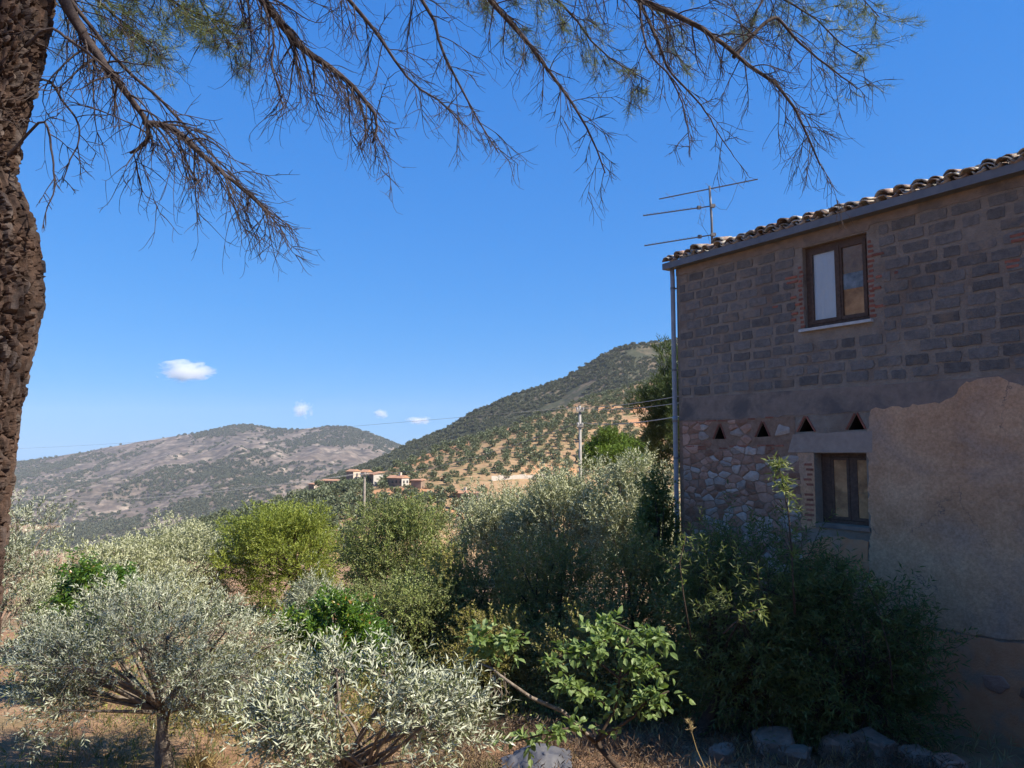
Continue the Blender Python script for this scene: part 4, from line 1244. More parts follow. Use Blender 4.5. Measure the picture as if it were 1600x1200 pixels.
add_shoot(s1, [(1242, 960), (1238, 880), (1232, 800), (1224, 762), (1216, 722)], 10.5, 44, .016, M['dark_leaf'], M['darkbark'], 5)
add_shoot(s1, [(1130, 990), (1150, 972), (1165, 958), (1192, 950)], 9.9, 10, .012, M['dark_leaf'], M['darkbark'], 6, .10, .03)
add_shoot(s1, [(1080, 1000), (1068, 930), (1062, 880), (1072, 838)], 10.6, 12, .012, M['dark_leaf'], M['darkbark'], 7, .08, .03)
add_shoot(s2, [(1395, 1080), (1390, 1020), (1372, 950), (1348, 892)], 10.2, 14, .012, M['dark_leaf'], M['darkbark'], 8)

# fruit tree with broken branch and broad light-green leaves
fy = 7.2
fb_ = at(985, 1235, fy)
fbase = (fb_.x, fy, gz(fb_.x, fy))
ft = empty('fruit_tree', fbase)
tag(ft, 'young fruit tree with sunlit broad green leaves and a pale broken branch', 'tree')
rs = np.random.RandomState(77)
fB = np.array(fbase)
def W(px, py, Y): return np.array(at(px, py, Y)) - fB
fork1 = W(930, 1160, 7.3)
b = Buf(); b.tube([np.array([0, 0, -.15]), W(975, 1210, 7.25), fork1], [.036, .03, .026], 8); b.build('trunk', M['darkbark'], ft, True)
LIMB = [([(930, 1160), (880, 1112), (830, 1090), (790, 1062), (768, 1044), (745, 1034)], 7.1, .022, 0),
        ([(930, 1160), (960, 1110), (968, 1060), (975, 1020), (985, 985)], 7.3, .020, 1),
        ([(930, 1160), (990, 1120), (1010, 1095), (1045, 1080)], 7.0, .016, 1),
        ([(968, 1060), (930, 1030), (890, 1020), (850, 1035)], 7.2, .013, 1),
        ([(960, 1110), (930, 1090), (895, 1075), (880, 1068)], 7.1, .011, 1),
        ([(975, 1020), (1000, 990), (1020, 992), (1034, 1004)], 7.4, .010, 1),
        ([(985, 985), (960, 972), (940, 975), (915, 985)], 7.5, .010, 1),
        ([(930, 1160), (900, 1135), (870, 1142), (830, 1152), (800, 1160)], 6.9, .014, 1),
        ([(768, 1044), (760, 1015), (752, 1000), (745, 985)], 7.15, .009, 1),
        ([(768, 1044), (785, 1015), (795, 1000), (800, 1010)], 7.1, .009, 1),
        ([(975, 1020), (950, 1000), (925, 1005), (905, 1015)], 7.3, .010, 1),
        ([(968, 1060), (1000, 1040), (1015, 1048), (1028, 1040)], 7.2, .010, 1)]
for pts, Y, r0, lf in LIMB:
    Pq = [W(px, py, Y + .12 * math.sin(i * 1.7)) for i, (px, py) in enumerate(pts)]
    Pq[0] = W(*pts[0], 7.25)
    b = Buf(); b.tube(Pq, np.linspace(r0, max(.004, r0 * .4), len(Pq)), 6)
    lm = b.build('limb', M['darkbark'] if lf else M['olivebark'], ft, True)
    if lf:
        PP, DD = [], []
        for k in range(25):
            s = rs.uniform(.2, 1) * (len(Pq) - 1.001)
            i = int(s)
            q = Pq[i] * (1 - s + i) + Pq[i + 1] * (s - i)
            PP.append(q + rs.normal(0, .015, 3)); DD.append(unit(rs.normal(0, 1, 3) * np.array([1, .8, .6]) + np.array([0, -.1, .25])))
        V, Fc, T = leaves_on(rs, np.array(PP), np.array(DD), rs.uniform(.07, .19, 25), 5, .088, .05, .8, 'broad', .3, 1.2, None, .15)
        link('leaves', np_mesh('leaves', V, Fc, T), M['fruit'], lm)['kind'] = 'stuff'
b = Buf()
for k in range(16):                                  # torn bark fibres hanging from the break
    q = W(775 + rs.uniform(-12, 14), 1048 + rs.uniform(0, 10), 7.1)
    b.tube([q, q + [rs.uniform(-.02, .03), 0, -.1], q + [rs.uniform(0, .07), rs.uniform(-.03, .03), -rs.uniform(.18, .3)]], [.005, .004, .002], 3)
b.build('torn_fibres', M['olivebark'], ft)

# pines behind the house
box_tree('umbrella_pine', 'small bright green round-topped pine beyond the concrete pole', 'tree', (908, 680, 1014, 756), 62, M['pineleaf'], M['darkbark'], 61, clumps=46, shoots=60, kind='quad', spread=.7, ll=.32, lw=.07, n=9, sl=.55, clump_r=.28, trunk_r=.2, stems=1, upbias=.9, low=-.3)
box_tree('tall_pine', 'tall shaggy pine coloured as in shade, pressed against the corner of the house', 'tree', (1000, 530, 1150, 770), 36, M['shadepine'], M['darkbark'], 62, clumps=52, shoots=64, kind='quad', spread=.6, ll=.24, lw=.045, n=11, sl=.55, clump_r=.24, trunk_r=.25, stems=1, upbias=.7, depth=2.2, low=-.9, core=.35)

# ------------------------------------------------------------------ the big pine at the left
pb_px = [(-95, 1190), (-92, 1100), (-88, 1000), (-82, 940), (-70, 850), (-58, 750), (-46, 650), (-34, 560), (-32, 470), (-32, 400), (-34, 330), (-50, 270), (-38, 200), (-18, 100), (0, 0), (22, -110), (45, -230), (70, -360)]
PY_ = 3.9
right_edge = [(-360, 150), (-230, 128), (-110, 98), (0, 76), (100, 57), (200, 30), (270, 18), (330, 44), (400, 56), (470, 55), (560, 38), (650, 22), (750, 8), (850, -5), (950, -16), (1190, -30)]
axis, rads = [], []
for px, py in pb_px:
    p = at(px, py, PY_)
    re = interp(py, right_edge)
    axis.append(np.array(p)); rads.append((re - px) / F * PY_)
axis, rads = np.array(axis), np.array(rads)
base_p = axis[0].copy()
base_p[2] = gz(base_p[0], PY_)
axis = np.concatenate([[base_p - [0, 0, .15]], axis]); rads = np.concatenate([[rads[0] * 1.25], rads])
pine = empty('pine_tree', tuple(base_p))
tag(pine, 'old pine with thick cracked bark and drooping bare twigs over the whole view', 'tree')
# trunk with bark plates raised between deep cracks
zz = axis[:, 2]
o_ = np.argsort(zz)
nz, na = 520, 150
Z = np.linspace(zz.min(), zz.max(), nz)
cx, cy, rr_ = np.interp(Z, zz[o_], axis[o_, 0]), np.interp(Z, zz[o_], axis[o_, 1]), np.interp(Z, zz[o_], rads[o_])
ang = np.arange(na) * 2 * math.pi / na
S = ang[None] * rr_.mean()
Zg = np.broadcast_to(Z[:, None], (nz, na))
Sg = np.broadcast_to(S, (nz, na))
rs = np.random.RandomState(9)
per = 2 * math.pi * rr_.mean()
cw, ch = .045, .15
gw, gh = int(per / cw), int((Z[-1] - Z[0]) / ch) + 2
wx = Sg + .012 * fbm(np.stack([np.cos(ang)[None] * 4 + 0 * Zg, np.sin(ang)[None] * 4 + 0 * Zg, Zg * 6], -1), 3, 5)
wz = Zg - Z[0] + .02 * fbm(np.stack([np.cos(ang)[None] * 4 + 0 * Zg, np.sin(ang)[None] * 4 + 0 * Zg, Zg * 6 + 9], -1), 3, 6)
jx, jz, jt = rs.uniform(.1, .9, (gh, gw)), rs.uniform(.05, .95, (gh, gw)), rs.uniform(0, 1, (gh, gw))
ci, ri = np.floor(wx / per * gw).astype(int), np.floor(wz / ch).astype(int)
d1 = np.full(Zg.shape, 9.0); d2 = np.full(Zg.shape, 9.0); tc_ = np.zeros(Zg.shape)
for a in (-1, 0, 1):
    for b_ in (-1, 0, 1):
        c, r = ci + a, np.clip(ri + b_, 0, gh - 1)
        dx = (wx / per * gw - (c + jx[r, c % gw]))
        dz = (wz / ch - (ri + b_ + jz[r, c % gw]))
        d = np.hypot(dx, dz)
        near_ = d < d1
        d2 = np.where(near_, d1, np.minimum(d2, d))
        tc_ = np.where(near_, jt[r, c % gw], tc_)
        d1 = np.minimum(d1, d)
cyl = lambda a, b: np.stack([np.cos(ang)[None] * a + 0 * Zg, np.sin(ang)[None] * a + 0 * Zg, Zg * b], -1)
fis = np.abs(fbm(cyl(5.5, 4.5), 4, 61, .55))                       # long upright fissures
fis2 = np.abs(fbm(cyl(11, 11), 3, 63, .55))
crack = np.minimum(np.clip((d2 - d1) / .22, 0, 1) ** .7, np.minimum(np.clip(fis / .10, 0, 1), .35 + .65 * np.clip(fis2 / .07, 0, 1)))
lump = fbm(np.stack([np.cos(ang)[None] * 2 + 0 * Zg, np.sin(ang)[None] * 2 + 0 * Zg, Zg * 1.6], -1), 3, 8)
fine = fbm(np.stack([np.cos(ang)[None] * 30 + 0 * Zg, np.sin(ang)[None] * 30 + 0 * Zg, Zg * 14], -1), 3, 12)
Rg = rr_[:, None] - .046 + .042 * crack + .014 * tc_ * crack + .02 * lump + .012 * fine
VX = cx[:, None] + Rg * np.cos(ang)[None]; VY = cy[:, None] + Rg * np.sin(ang)[None]
V = np.stack([VX, VY, Zg], -1).reshape(-1, 3) - base_p
i = np.arange(nz - 1)[:, None] * na
j = np.arange(na)[None]
fc = np.stack([i + j, i + (j + 1) % na, i + na + (j + 1) % na, i + na + j], -1).reshape(-1, 4)
bm_, n, b = nodes_mat('pine_bark')
a_ = n.nodes.new('ShaderNodeAttribute'); a_.attribute_name = 'tint'
tcb = n.nodes.new('ShaderNodeTexCoord').outputs['Object']
r_ = ramp(n, [(0, (0.03, 0.021, 0.018)), (.3, (0.06, 0.042, 0.035)), (.5, (0.085, 0.055, 0.042)), (.7, (0.09, 0.07, 0.062)), (1, (0.17, 0.145, 0.133))])
n.links.new(a_.outputs['Fac'], r_.inputs[0])
nn = noise_node(n, 30, 6, .7, tcb)
r2 = ramp(n, [(.3, (.55, .55, .55)), (.7, (1.2, 1.15, 1.1))])
n.links.new(nn.outputs[0], r2.inputs[0])
n.links.new(mix_rgb(n, 1.0, r_.outputs[0], r2.outputs[0], 'MULTIPLY'), b.inputs['Base Color'])
b.inputs['Roughness'].default_value = .95; b.inputs['Specular IOR Level'].default_value = .1
bp = n.nodes.new('ShaderNodeBump'); bp.inputs['Strength'].default_value = .8; bp.inputs['Distance'].default_value = .01
n.links.new(nn.outputs[0], bp.inputs['Height']); n.links.new(bp.outputs[0], b.inputs['Normal'])
M['bark'] = bm_
link('trunk', np_mesh('trunk', V, fc, np.clip(tc_ * .55 + .1 + .5 * fis2 + .15 * fine, 0, 1).ravel(), False), bm_, pine)

# limbs: drooping spines traced from their own line, with twigs that hang and hook up at the tip
PR = random.Random(31)
def twig_path(p, d, L, n, grav, curl):
    pts = [np.array(p, float)]
    d = unit(np.array(d, float))
    st = L / n
    ax = unit(np.array([PR.gauss(.35, .8), PR.gauss(0, .6), PR.gauss(.75, .35)]))
    for k in range(n):
        s = k / n
        d = unit(d + np.array([0, 0, -grav]) * st * (1 - s) + ax * curl * st * max(0, s - .5) * 2 + np.array([PR.gauss(0, .055), PR.gauss(0, .055), PR.gauss(0, .05)]))
        pts.append(pts[-1] + d * st)
    return pts
def spine_pts(line, n=26):
    q = np.array([np.array(at(px, py, Y)) if not isinstance(px, np.ndarray) else px for px, py, Y in line])
    s = np.concatenate([[0], np.cumsum(np.linalg.norm(np.diff(q, axis=0), axis=1))])
    t = np.linspace(0, s[-1], n)
    # smooth through the points (Catmull-Rom)
    out = []
    for v in t:
        k = min(max(np.searchsorted(s, v) - 1, 0), len(q) - 2)
        u = (v - s[k]) / (s[k + 1] - s[k] + 1e-9)
        p0, p1, p2, p3 = q[max(k - 1, 0)], q[k], q[k + 1], q[min(k + 2, len(q) - 1)]
        out.append(.5 * ((2 * p1) + (p2 - p0) * u + (2 * p0 - 5 * p1 + 4 * p2 - p3) * u * u + (3 * p1 - p0 - 3 * p2 + p3) * u ** 3))
    return np.array(out), s[-1]
tuft_P, tuft_D = [], []
def limb(line, r0, r1, n1, len1, n2=7, start=.15, needles=0.0, grav=3.4, curl=13.0, side=1.0, n3=1):
    S_, L = spine_pts(line)
    S_ = S_ + np.cumsum(np.array([[PR.gauss(0, .006) for _ in range(3)] for _ in range(len(S_))]), axis=0) * .6
    b = Buf()
    b.tube(S_ - base_p, np.linspace(r0, r1, len(S_)), 8)
    tn = unit(np.gradient(S_, axis=0))
    tips = []
    for k in range(n1):
        s = start + (1 - start) * (k + PR.random()) / n1
        i = min(int(s * (len(S_) - 1)), len(S_) - 2)
        f_ = s * (len(S_) - 1) - i
        p = S_[i] * (1 - f_) + S_[i + 1] * f_
        t = tn[i]
        lat = unit(np.cross(t, [0, 0, 1]) * PR.choice([-1, 1]) + np.array([PR.gauss(0, .5), PR.gauss(0, .5), PR.gauss(-.1, .5)]))
        l1 = 1.45 * len1 * PR.uniform(.45, 1.15) * (1.0 - .55 * s)
        path = twig_path(p, t * .7 + lat * side * .9, l1, 10, grav, curl)
        rr0 = max(.0035, (r0 + (r1 - r0) * s) * .38)
        b.tube(np.array(path) - base_p, np.linspace(min(rr0, .0075), .0014, 11), 4, cap=False)
        tips.append((path[-1], path[-1] - path[-3]))
        for m in range(n2):
            v = PR.uniform(.2, .98)
            q = path[int(v * 10)]
            d0 = unit(path[min(int(v * 10) + 1, 10)] - path[max(int(v * 10) - 1, 0)])
            la = unit(np.array([PR.gauss(0, 1), PR.gauss(0, 1), PR.gauss(-.2, .7)]))
            l2 = l1 * PR.uniform(.3, .75)
            p2 = twig_path(q, d0 * .85 + la * .75, l2, 7, grav * 1.3, curl * 1.6)
            b.tube(np.array(p2) - base_p, np.linspace(.0028, .0010, 8), 3, cap=False)
            tips.append((p2[-1], p2[-1] - p2[-3]))
            for z in range(n3):
                w_ = PR.randint(2, 6)
                p3 = twig_path(p2[w_], unit(p2[w_] - p2[w_ - 1]) + np.array([PR.gauss(0, .7), PR.gauss(0, .7), PR.gauss(-.2, .6)]), l2 * PR.uniform(.3, .6), 5, grav * 1.3, curl * 2)
                b.tube(np.array(p3) - base_p, np.linspace(.0018, .0009, 6), 3, cap=False)
                tips.append((p3[-1], p3[-1] - p3[-2]))
    if needles:
        for p, d in tips:
            if PR.random() < needles * .75:
                tuft_P.append(p); tuft_D.append(unit(d))
    b.build('limb', M['twig'], pine, True)
def trunk_at(z):
    return np.array([np.interp(z, Z, cx), np.interp(z, Z, cy), z])
def T(z):
    return (trunk_at(z), 0, 0)
limb([T(2.75), (62, -60, 3.9), (105, 18, 3.95), (148, 85, 4.0), (180, 130, 4.0), (225, 190, 4.05), (222, 225, 4.05), (200, 240, 4.1)], .040, .008, 24, .50, 7, start=.3)
limb([(225, 190, 4.05), (280, 205, 4.1), (345, 262, 4.2), (400, 310, 4.3), (430, 340, 4.4), (445, 362, 4.45)], .020, .004, 38, .44, 6, start=.02)
limb([T(2.75), (80, -40, 4.1), (140, 42, 4.2), (200, 110, 4.3), (260, 160, 4.4), (310, 215, 4.5), (360, 265, 4.5), (390, 300, 4.6)], .014, .004, 26, .38, 6)
limb([T(1.95), (70, 48, 3.8), (115, 68, 3.8), (160, 110, 3.9), (190, 140, 3.9)], .012, .004, 10, .30, 4, start=.3)
limb([T(1.35), (60, 190, 3.8), (78, 235, 3.8), (82, 290, 3.8), (68, 320, 3.8)], .010, .003, 8, .26, 4, start=.25)
limb([T(1.7), (60, 120, 3.95), (100, 160, 4.0), (122, 200, 4.0), (112, 250, 4.0), (98, 285, 4.0)], .009, .003, 9, .25, 4, start=.2)
limb([T(3.4), (290, -150, 4.4), (405, -10, 4.6), (465, 68, 4.7), (525, 112, 4.75), (575, 165, 4.8), (588, 195, 4.8), (580, 225, 4.8)], .055, .007, 58, .54, 7, start=.36)
limb([T(3.5), (380, -180, 4.8), (545, -5, 5.0), (600, 62, 5.1), (640, 120, 5.2), (690, 152, 5.2), (720, 190, 5.2)], .032, .004, 34, .48, 6, start=.4)
limb([T(3.6), (470, -230, 4.9), (658, -5, 5.2), (690, 72, 5.3), (715, 125, 5.3), (745, 180, 5.3), (765, 215, 5.3), (780, 238, 5.3)], .032, .004, 36, .48, 6, start=.42)
limb([T(3.7), (560, -250, 5.0), (756, -5, 5.4), (815, 58, 5.5), (868, 128, 5.6), (895, 165, 5.6), (925, 215, 5.6), (938, 245, 5.7), (948, 275, 5.7)], .042, .005, 44, .50, 6, start=.45)
limb([T(3.9), (700, -240, 5.1), (900, -60, 5.5), (1000, 2, 5.6), (1080, 38, 5.6), (1130, 72, 5.7), (1165, 102, 5.7), (1215, 138, 5.7), (1245, 185, 5.8), (1262, 225, 5.8), (1278, 262, 5.8)], .058, .006, 62, .58, 7, start=.5)
limb([(1147, 88, 5.7), (1180, 50, 5.75), (1215, 24, 5.8), (1250, 60, 5.9), (1300, 100, 5.9), (1345, 135, 5.9)], .018, .004, 22, .45, 6, start=.1)
limb([(1000, 2, 5.6), (1030, 60, 5.5), (1050, 110, 5.5), (1095, 160, 5.5), (1130, 215, 5.5), (1150, 245, 5.5)], .014, .003, 16, .36, 5)
limb([(1000, 2, 5.6), (1010, 70, 5.4), (1050, 120, 5.4), (1075, 185, 5.4), (1080, 240, 5.4)], .010, .003, 13, .34, 5)
limb([(405, -10, 4.6), (430, 50, 4.5), (425, 110, 4.5), (445, 165, 4.5)], .010, .003, 12, .34, 5)
# needle-bearing limbs
limb([T(2.4), (150, -60, 4.6), (230, -20, 4.9), (300, 20, 5.0), (380, 50, 5.1)], .024, .004, 36, .40, 6, start=.3, needles=.55, grav=2.5)
limb([T(2.7), (200, -110, 4.8), (290, -40, 5.1), (340, 40, 5.2), (375, 80, 5.3)], .024, .004, 36, .42, 6, start=.35, needles=.6, grav=2.5)
limb([T(2.3), (120, -20, 4.3), (190, 20, 4.5), (240, 70, 4.6)], .02, .004, 26, .40, 6, start=.3, needles=.5, grav=2.5)
limb([T(3.9), (600, -230, 5.6), (800, -50, 6.0), (880, 5, 6.1), (925, 60, 6.2), (965, 95, 6.2), (1020, 125, 6.2)], .034, .004, 54, .46, 6, start=.52, needles=.42, grav=2.5)
limb([T(3.8), (540, -230, 5.8), (720, -45, 6.2), (790, 20, 6.2), (830, 70, 6.2)], .028, .004, 30, .40, 6, start=.55, needles=.5, grav=2.5)
limb([T(4.1), (850, -260, 5.8), (1080, -80, 6.2), (1200, -15, 6.3), (1275, 30, 6.4), (1320, 75, 6.4), (1350, 90, 6.4)], .036, .004, 54, .50, 6, start=.58, needles=.5, grav=1.5)
limb([T(4.2), (900, -300, 6.0), (1150, -120, 6.4), (1290, -40, 6.5), (1350, -5, 6.5), (1375, 25, 6.5)], .030, .004, 44, .46, 6, start=.62, needles=.75, grav=1.5)
limb([(1200, -15, 6.3), (1180, 20, 6.3), (1170, 50, 6.3)], .012, .003, 18, .36, 5, start=.0, needles=.4, grav=2.5)
limb([(1000, -10, 6.2), (1040, 30, 6.2), (1060, 80, 6.2)], .012, .003, 16, .36, 5, start=.0, needles=.4, grav=2.5)
# needles in tufts round the twig ends
rs = np.random.RandomState(4)
tP, tD = np.array(tuft_P) - base_p, np.array(tuft_D)
nn_ = 26
N = len(tP)
sp = rs.uniform(-.10, .01, (N, nn_, 1))
st = tP[:, None] + tD[:, None] * sp
nd = unit(tD[:, None] * rs.uniform(.25, 1.1, (N, nn_, 1)) + rs.normal(0, .62, (N, nn_, 3)) + np.array([0, 0, .12]))
ln_ = rs.uniform(.06, .115, (N, nn_, 1))
sd = unit(np.cross(nd, rs.normal(0, 1, (N, nn_, 3)))) * .0013
en = st + nd * ln_
V = np.stack([st - sd, st + sd, en], 2).reshape(-1, 3)
fc = np.arange(len(V)).reshape(-1, 3)
tint = np.repeat(np.clip(rs.uniform(0, 1, N * nn_), 0, 1), 3)
ne = link('needles', np_mesh('needles', V, fc, tint), M['needle'], pine)
ne['kind'] = 'stuff'

# unseen upper crown, added to shade the trunk and kept off the olive
rs = np.random.RandomState(15)
dk = unit(rs.normal(0, 1, (64, 3)))
cc = np.array([.6, 2.6, 7.4]) + dk * np.array([6.0, 5.2, 1.1]) * rs.uniform(.2, 1, (64, 1)) ** .6
cc = np.array([c for c in cc if c[0] < 4.2 and c[2] > 5.9 + max(0, c[1] - 3.0) * .45])
ub = Buf()
tp = np.array([cx[-1], cy[-1], Z[-1]])
ub.tube([tp - base_p, tp + [.2, -.1, 1.2] - base_p, tp + [.6, -.3, 2.4] - base_p], [rr_[-1] * .96, rr_[-1] * .8, .09], 10)
for c in cc:
    q = tp + np.array([.1, -.05, .6]) + (np.array([.5, -.25, 1.8]) * rs.uniform(0, 1))
    ub.tube(curve(q, c, [0, 0, rs.uniform(0, .5)], 7) - base_p, np.linspace(.06, .012, 7), 5)
ub.build('upper_shade_limbs', M['twig'], pine, True)
n_ = 46
P = (cc[:, None] + unit(rs.normal(0, 1, (len(cc), n_, 3))) * rs.uniform(.2, .95, (len(cc), n_, 1)) * np.array([1, 1, .5])).reshape(-1, 3) - base_p
D = unit(rs.normal(0, .6, P.shape) + np.array([0, 0, .8]))
V, Fc, T_ = leaves_on(rs, P, D, np.full(len(P), .12), 14, .11, .006, .6, 'quad', 0, .4)
uc = link('upper_shade_crown', np_mesh('upper_shade_crown', V, Fc, T_), M['needle'], pine)
uc['kind'] = 'stuff'

# ------------------------------------------------------------------ houses on the hillside
taken = []
def far_house(name, label, px, py, w_, d_, h_, rot, wm, end=None, roof='gable', wins=(), rise=1.2, posts=False, cat='house', chimney=False):
    p = hit(px, py, near_z, 150, 760)
    root = empty(name, (p.x, p.y, p.z), math.radians(rot))
    w_ *= .78; d_ *= .78; h_ *= .88
    tag(root, label, cat, 'houses on the hillside')
    taken.append((p.x, p.y, max(w_, d_) * .75, px, py, w_ * F / p.y))
    x, y = w_ / 2, d_ / 2
    b = Buf()
    if posts:
        for sx in (-1, -.33, .33, 1):
            for sy in (-1, 1):
                b.box((sx * (x - .3) - .12, sy * (y - .3) - .12, -1.5), (sx * (x - .3) + .12, sy * (y - .3) + .12, h_))
        b.build('posts', wm, root)
        b = Buf(); b.box((-x + .6, y - .62, -1.5), (x - .6, y - .45, h_ * .8)); b.build('wall', wm, root)
    else:
        b.box((-x, -y, -2), (x, y, h_)); b.build('wall', wm, root)
        if end:
            b = Buf(); b.box((x + .003, -y + .01, -2), (x + .09, y - .01, h_ - .01)); b.build('end_wall', end, root)  # pale wall colour on the sunlit end; the body carries painted shade
    b = Buf()
    o = .4
    if roof == 'gable':
        b.add([(-x - o, -y - o, h_), (x + o, -y - o, h_), (x + o, y + o, h_), (-x - o, y + o, h_), (-x - o, 0, h_ + rise), (x + o, 0, h_ + rise)],
              [(0, 1, 5, 4), (2, 3, 4, 5), (1, 2, 5), (3, 0, 4), (3, 2, 1, 0)])
    else:
        b.add([(-x - o, -y - o, h_), (x + o, -y - o, h_), (x + o, y + o, h_ + rise), (-x - o, y + o, h_ + rise), (-x - o, -y - o, h_ + .25), (x + o, -y - o, h_ + .25), (x + o, y + o, h_ + rise + .25), (-x - o, y + o, h_ + rise + .25)],
              [(0, 3, 2, 1), (4, 5, 6, 7), (0, 1, 5, 4), (1, 2, 6, 5), (2, 3, 7, 6), (3, 0, 4, 7)])
    rf = b.build('roof', M['far_roof'], root)
    if chimney:
        b = Buf(); b.box((.8, -.35, h_ + .3), (1.5, .35, h_ + rise + 1.0)); b.build('chimney', M['cream_wall'], rf)
    for (side, q, z, ww, hh) in wins:
        b = Buf()
        if side == 'f': b.box((q - ww / 2, -y - .06, z), (q + ww / 2, -y + .02, z + hh))
        else: b.box((x + .10, q - ww / 2, z), (x + .16, q + ww / 2, z + hh))
        b.build('window', M['far_window'], root)
far_house('hill_house', 'small square pinkish house standing alone at the low end of the hamlet', 491, 768, 5, 4.5, 3.8, -38, M['brown_and_shade_wall'], M['cream_wall'], 'mono', [('f', -1, 1, .9, 1.1)], .5)
far_house('open_shed', 'long open shed with a flat terracotta roof in the hamlet', 517, 757, 10.5, 5, 2.6, -12, M['brown_and_shade_wall'], None, 'mono', (), .5, posts=True, cat='shed')
far_house('hill_house', 'cream house half hidden by trees at the back of the hamlet', 552, 750, 6.5, 5.5, 4.6, -40, M['brown_and_shade_wall'], M['cream_wall'], 'gable', [('r', 0, 2, 1, 1.2)], 1.0)
far_house('hill_house', 'little house with an orange roof between two pale ones', 572, 747, 4.6, 4.6, 3.2, -30, M['cream_wall'], None, 'gable', [('f', 0, 1, .8, 1)], 1.1)
far_house('hill_house', 'bright white house with an orange roof in the middle of the hamlet', 587, 758, 5.2, 6, 4.6, -48, M['brown_and_shade_wall'], M['white_wall'], 'mono', [('f', 0, 1.5, .9, 1.1)], .9)
far_house('hill_house', 'long house with front coloured brown for shade, dark windows, chimney and a white end wall', 622, 759, 9.0, 5, 3.3, -35, M['brown_and_shade_wall'], M['white_wall'], 'gable', [('f', -3, 1, .9, 1), ('f', -1, 1, .9, 1), ('f', 1, 1, .9, 1), ('f', 3, 1, .9, 1), ('r', -.8, 1, .8, 1), ('r', 1, 1, .8, 1)], 1.0, chimney=True)
far_house('hill_house', 'dark low outbuilding at the end of the long house', 653, 762, 5, 4, 2.8, -20, M['brown_and_shade_wall'], None, 'mono', (), .3)
far_house('hill_house', 'low pink-roofed house set down among the olives', 722, 780, 6.5, 5, 2.4, -20, M['brown_and_shade_wall'], M['cream_wall'], 'gable', [('f', -1.5, .6, .9, 1), ('f', 1, .6, .9, 1)], .9, chimney=True)
far_house('hill_house', 'low pale annex beside the pink-roofed house', 742, 779, 4.6, 4, 1.9, -15, M['cream_wall'], None, 'mono', [('f', 0, .5, .8, .9)], .4)
# retaining wall of the lane
A_w, C_w = hit(768, 752, near_z, 150, 760), hit(872, 748, near_z, 150, 760)
b = Buf()
dw = C_w - A_w
nseg = 10
wr = empty('retaining_wall', A_w)
tag(wr, 'long pale retaining wall of the lane below the olive slope', 'wall')
for k in range(nseg):
    b = Buf()
    s0, s1_ = k / nseg, (k + 1) / nseg
    p, q = dw * s0, dw * s1_
    h1 = 2.0 + .25 * math.sin(k * 2.1)
    b.add([(p.x, p.y, p.z - 2), (q.x - .05, q.y, q.z - 2), (q.x - .05, q.y, q.z + h1), (p.x, p.y, p.z + h1), (p.x, p.y + .5, p.z - 2), (q.x - .05, q.y + .5, q.z - 2), (q.x - .05, q.y + .5, q.z + h1), (p.x, p.y + .5, p.z + h1)],
          [(0, 1, 2, 3), (4, 7, 6, 5), (3, 2, 6, 7), (0, 3, 7, 4), (1, 5, 6, 2)])
    b.build('wall_panel', M['retaining'], wr)

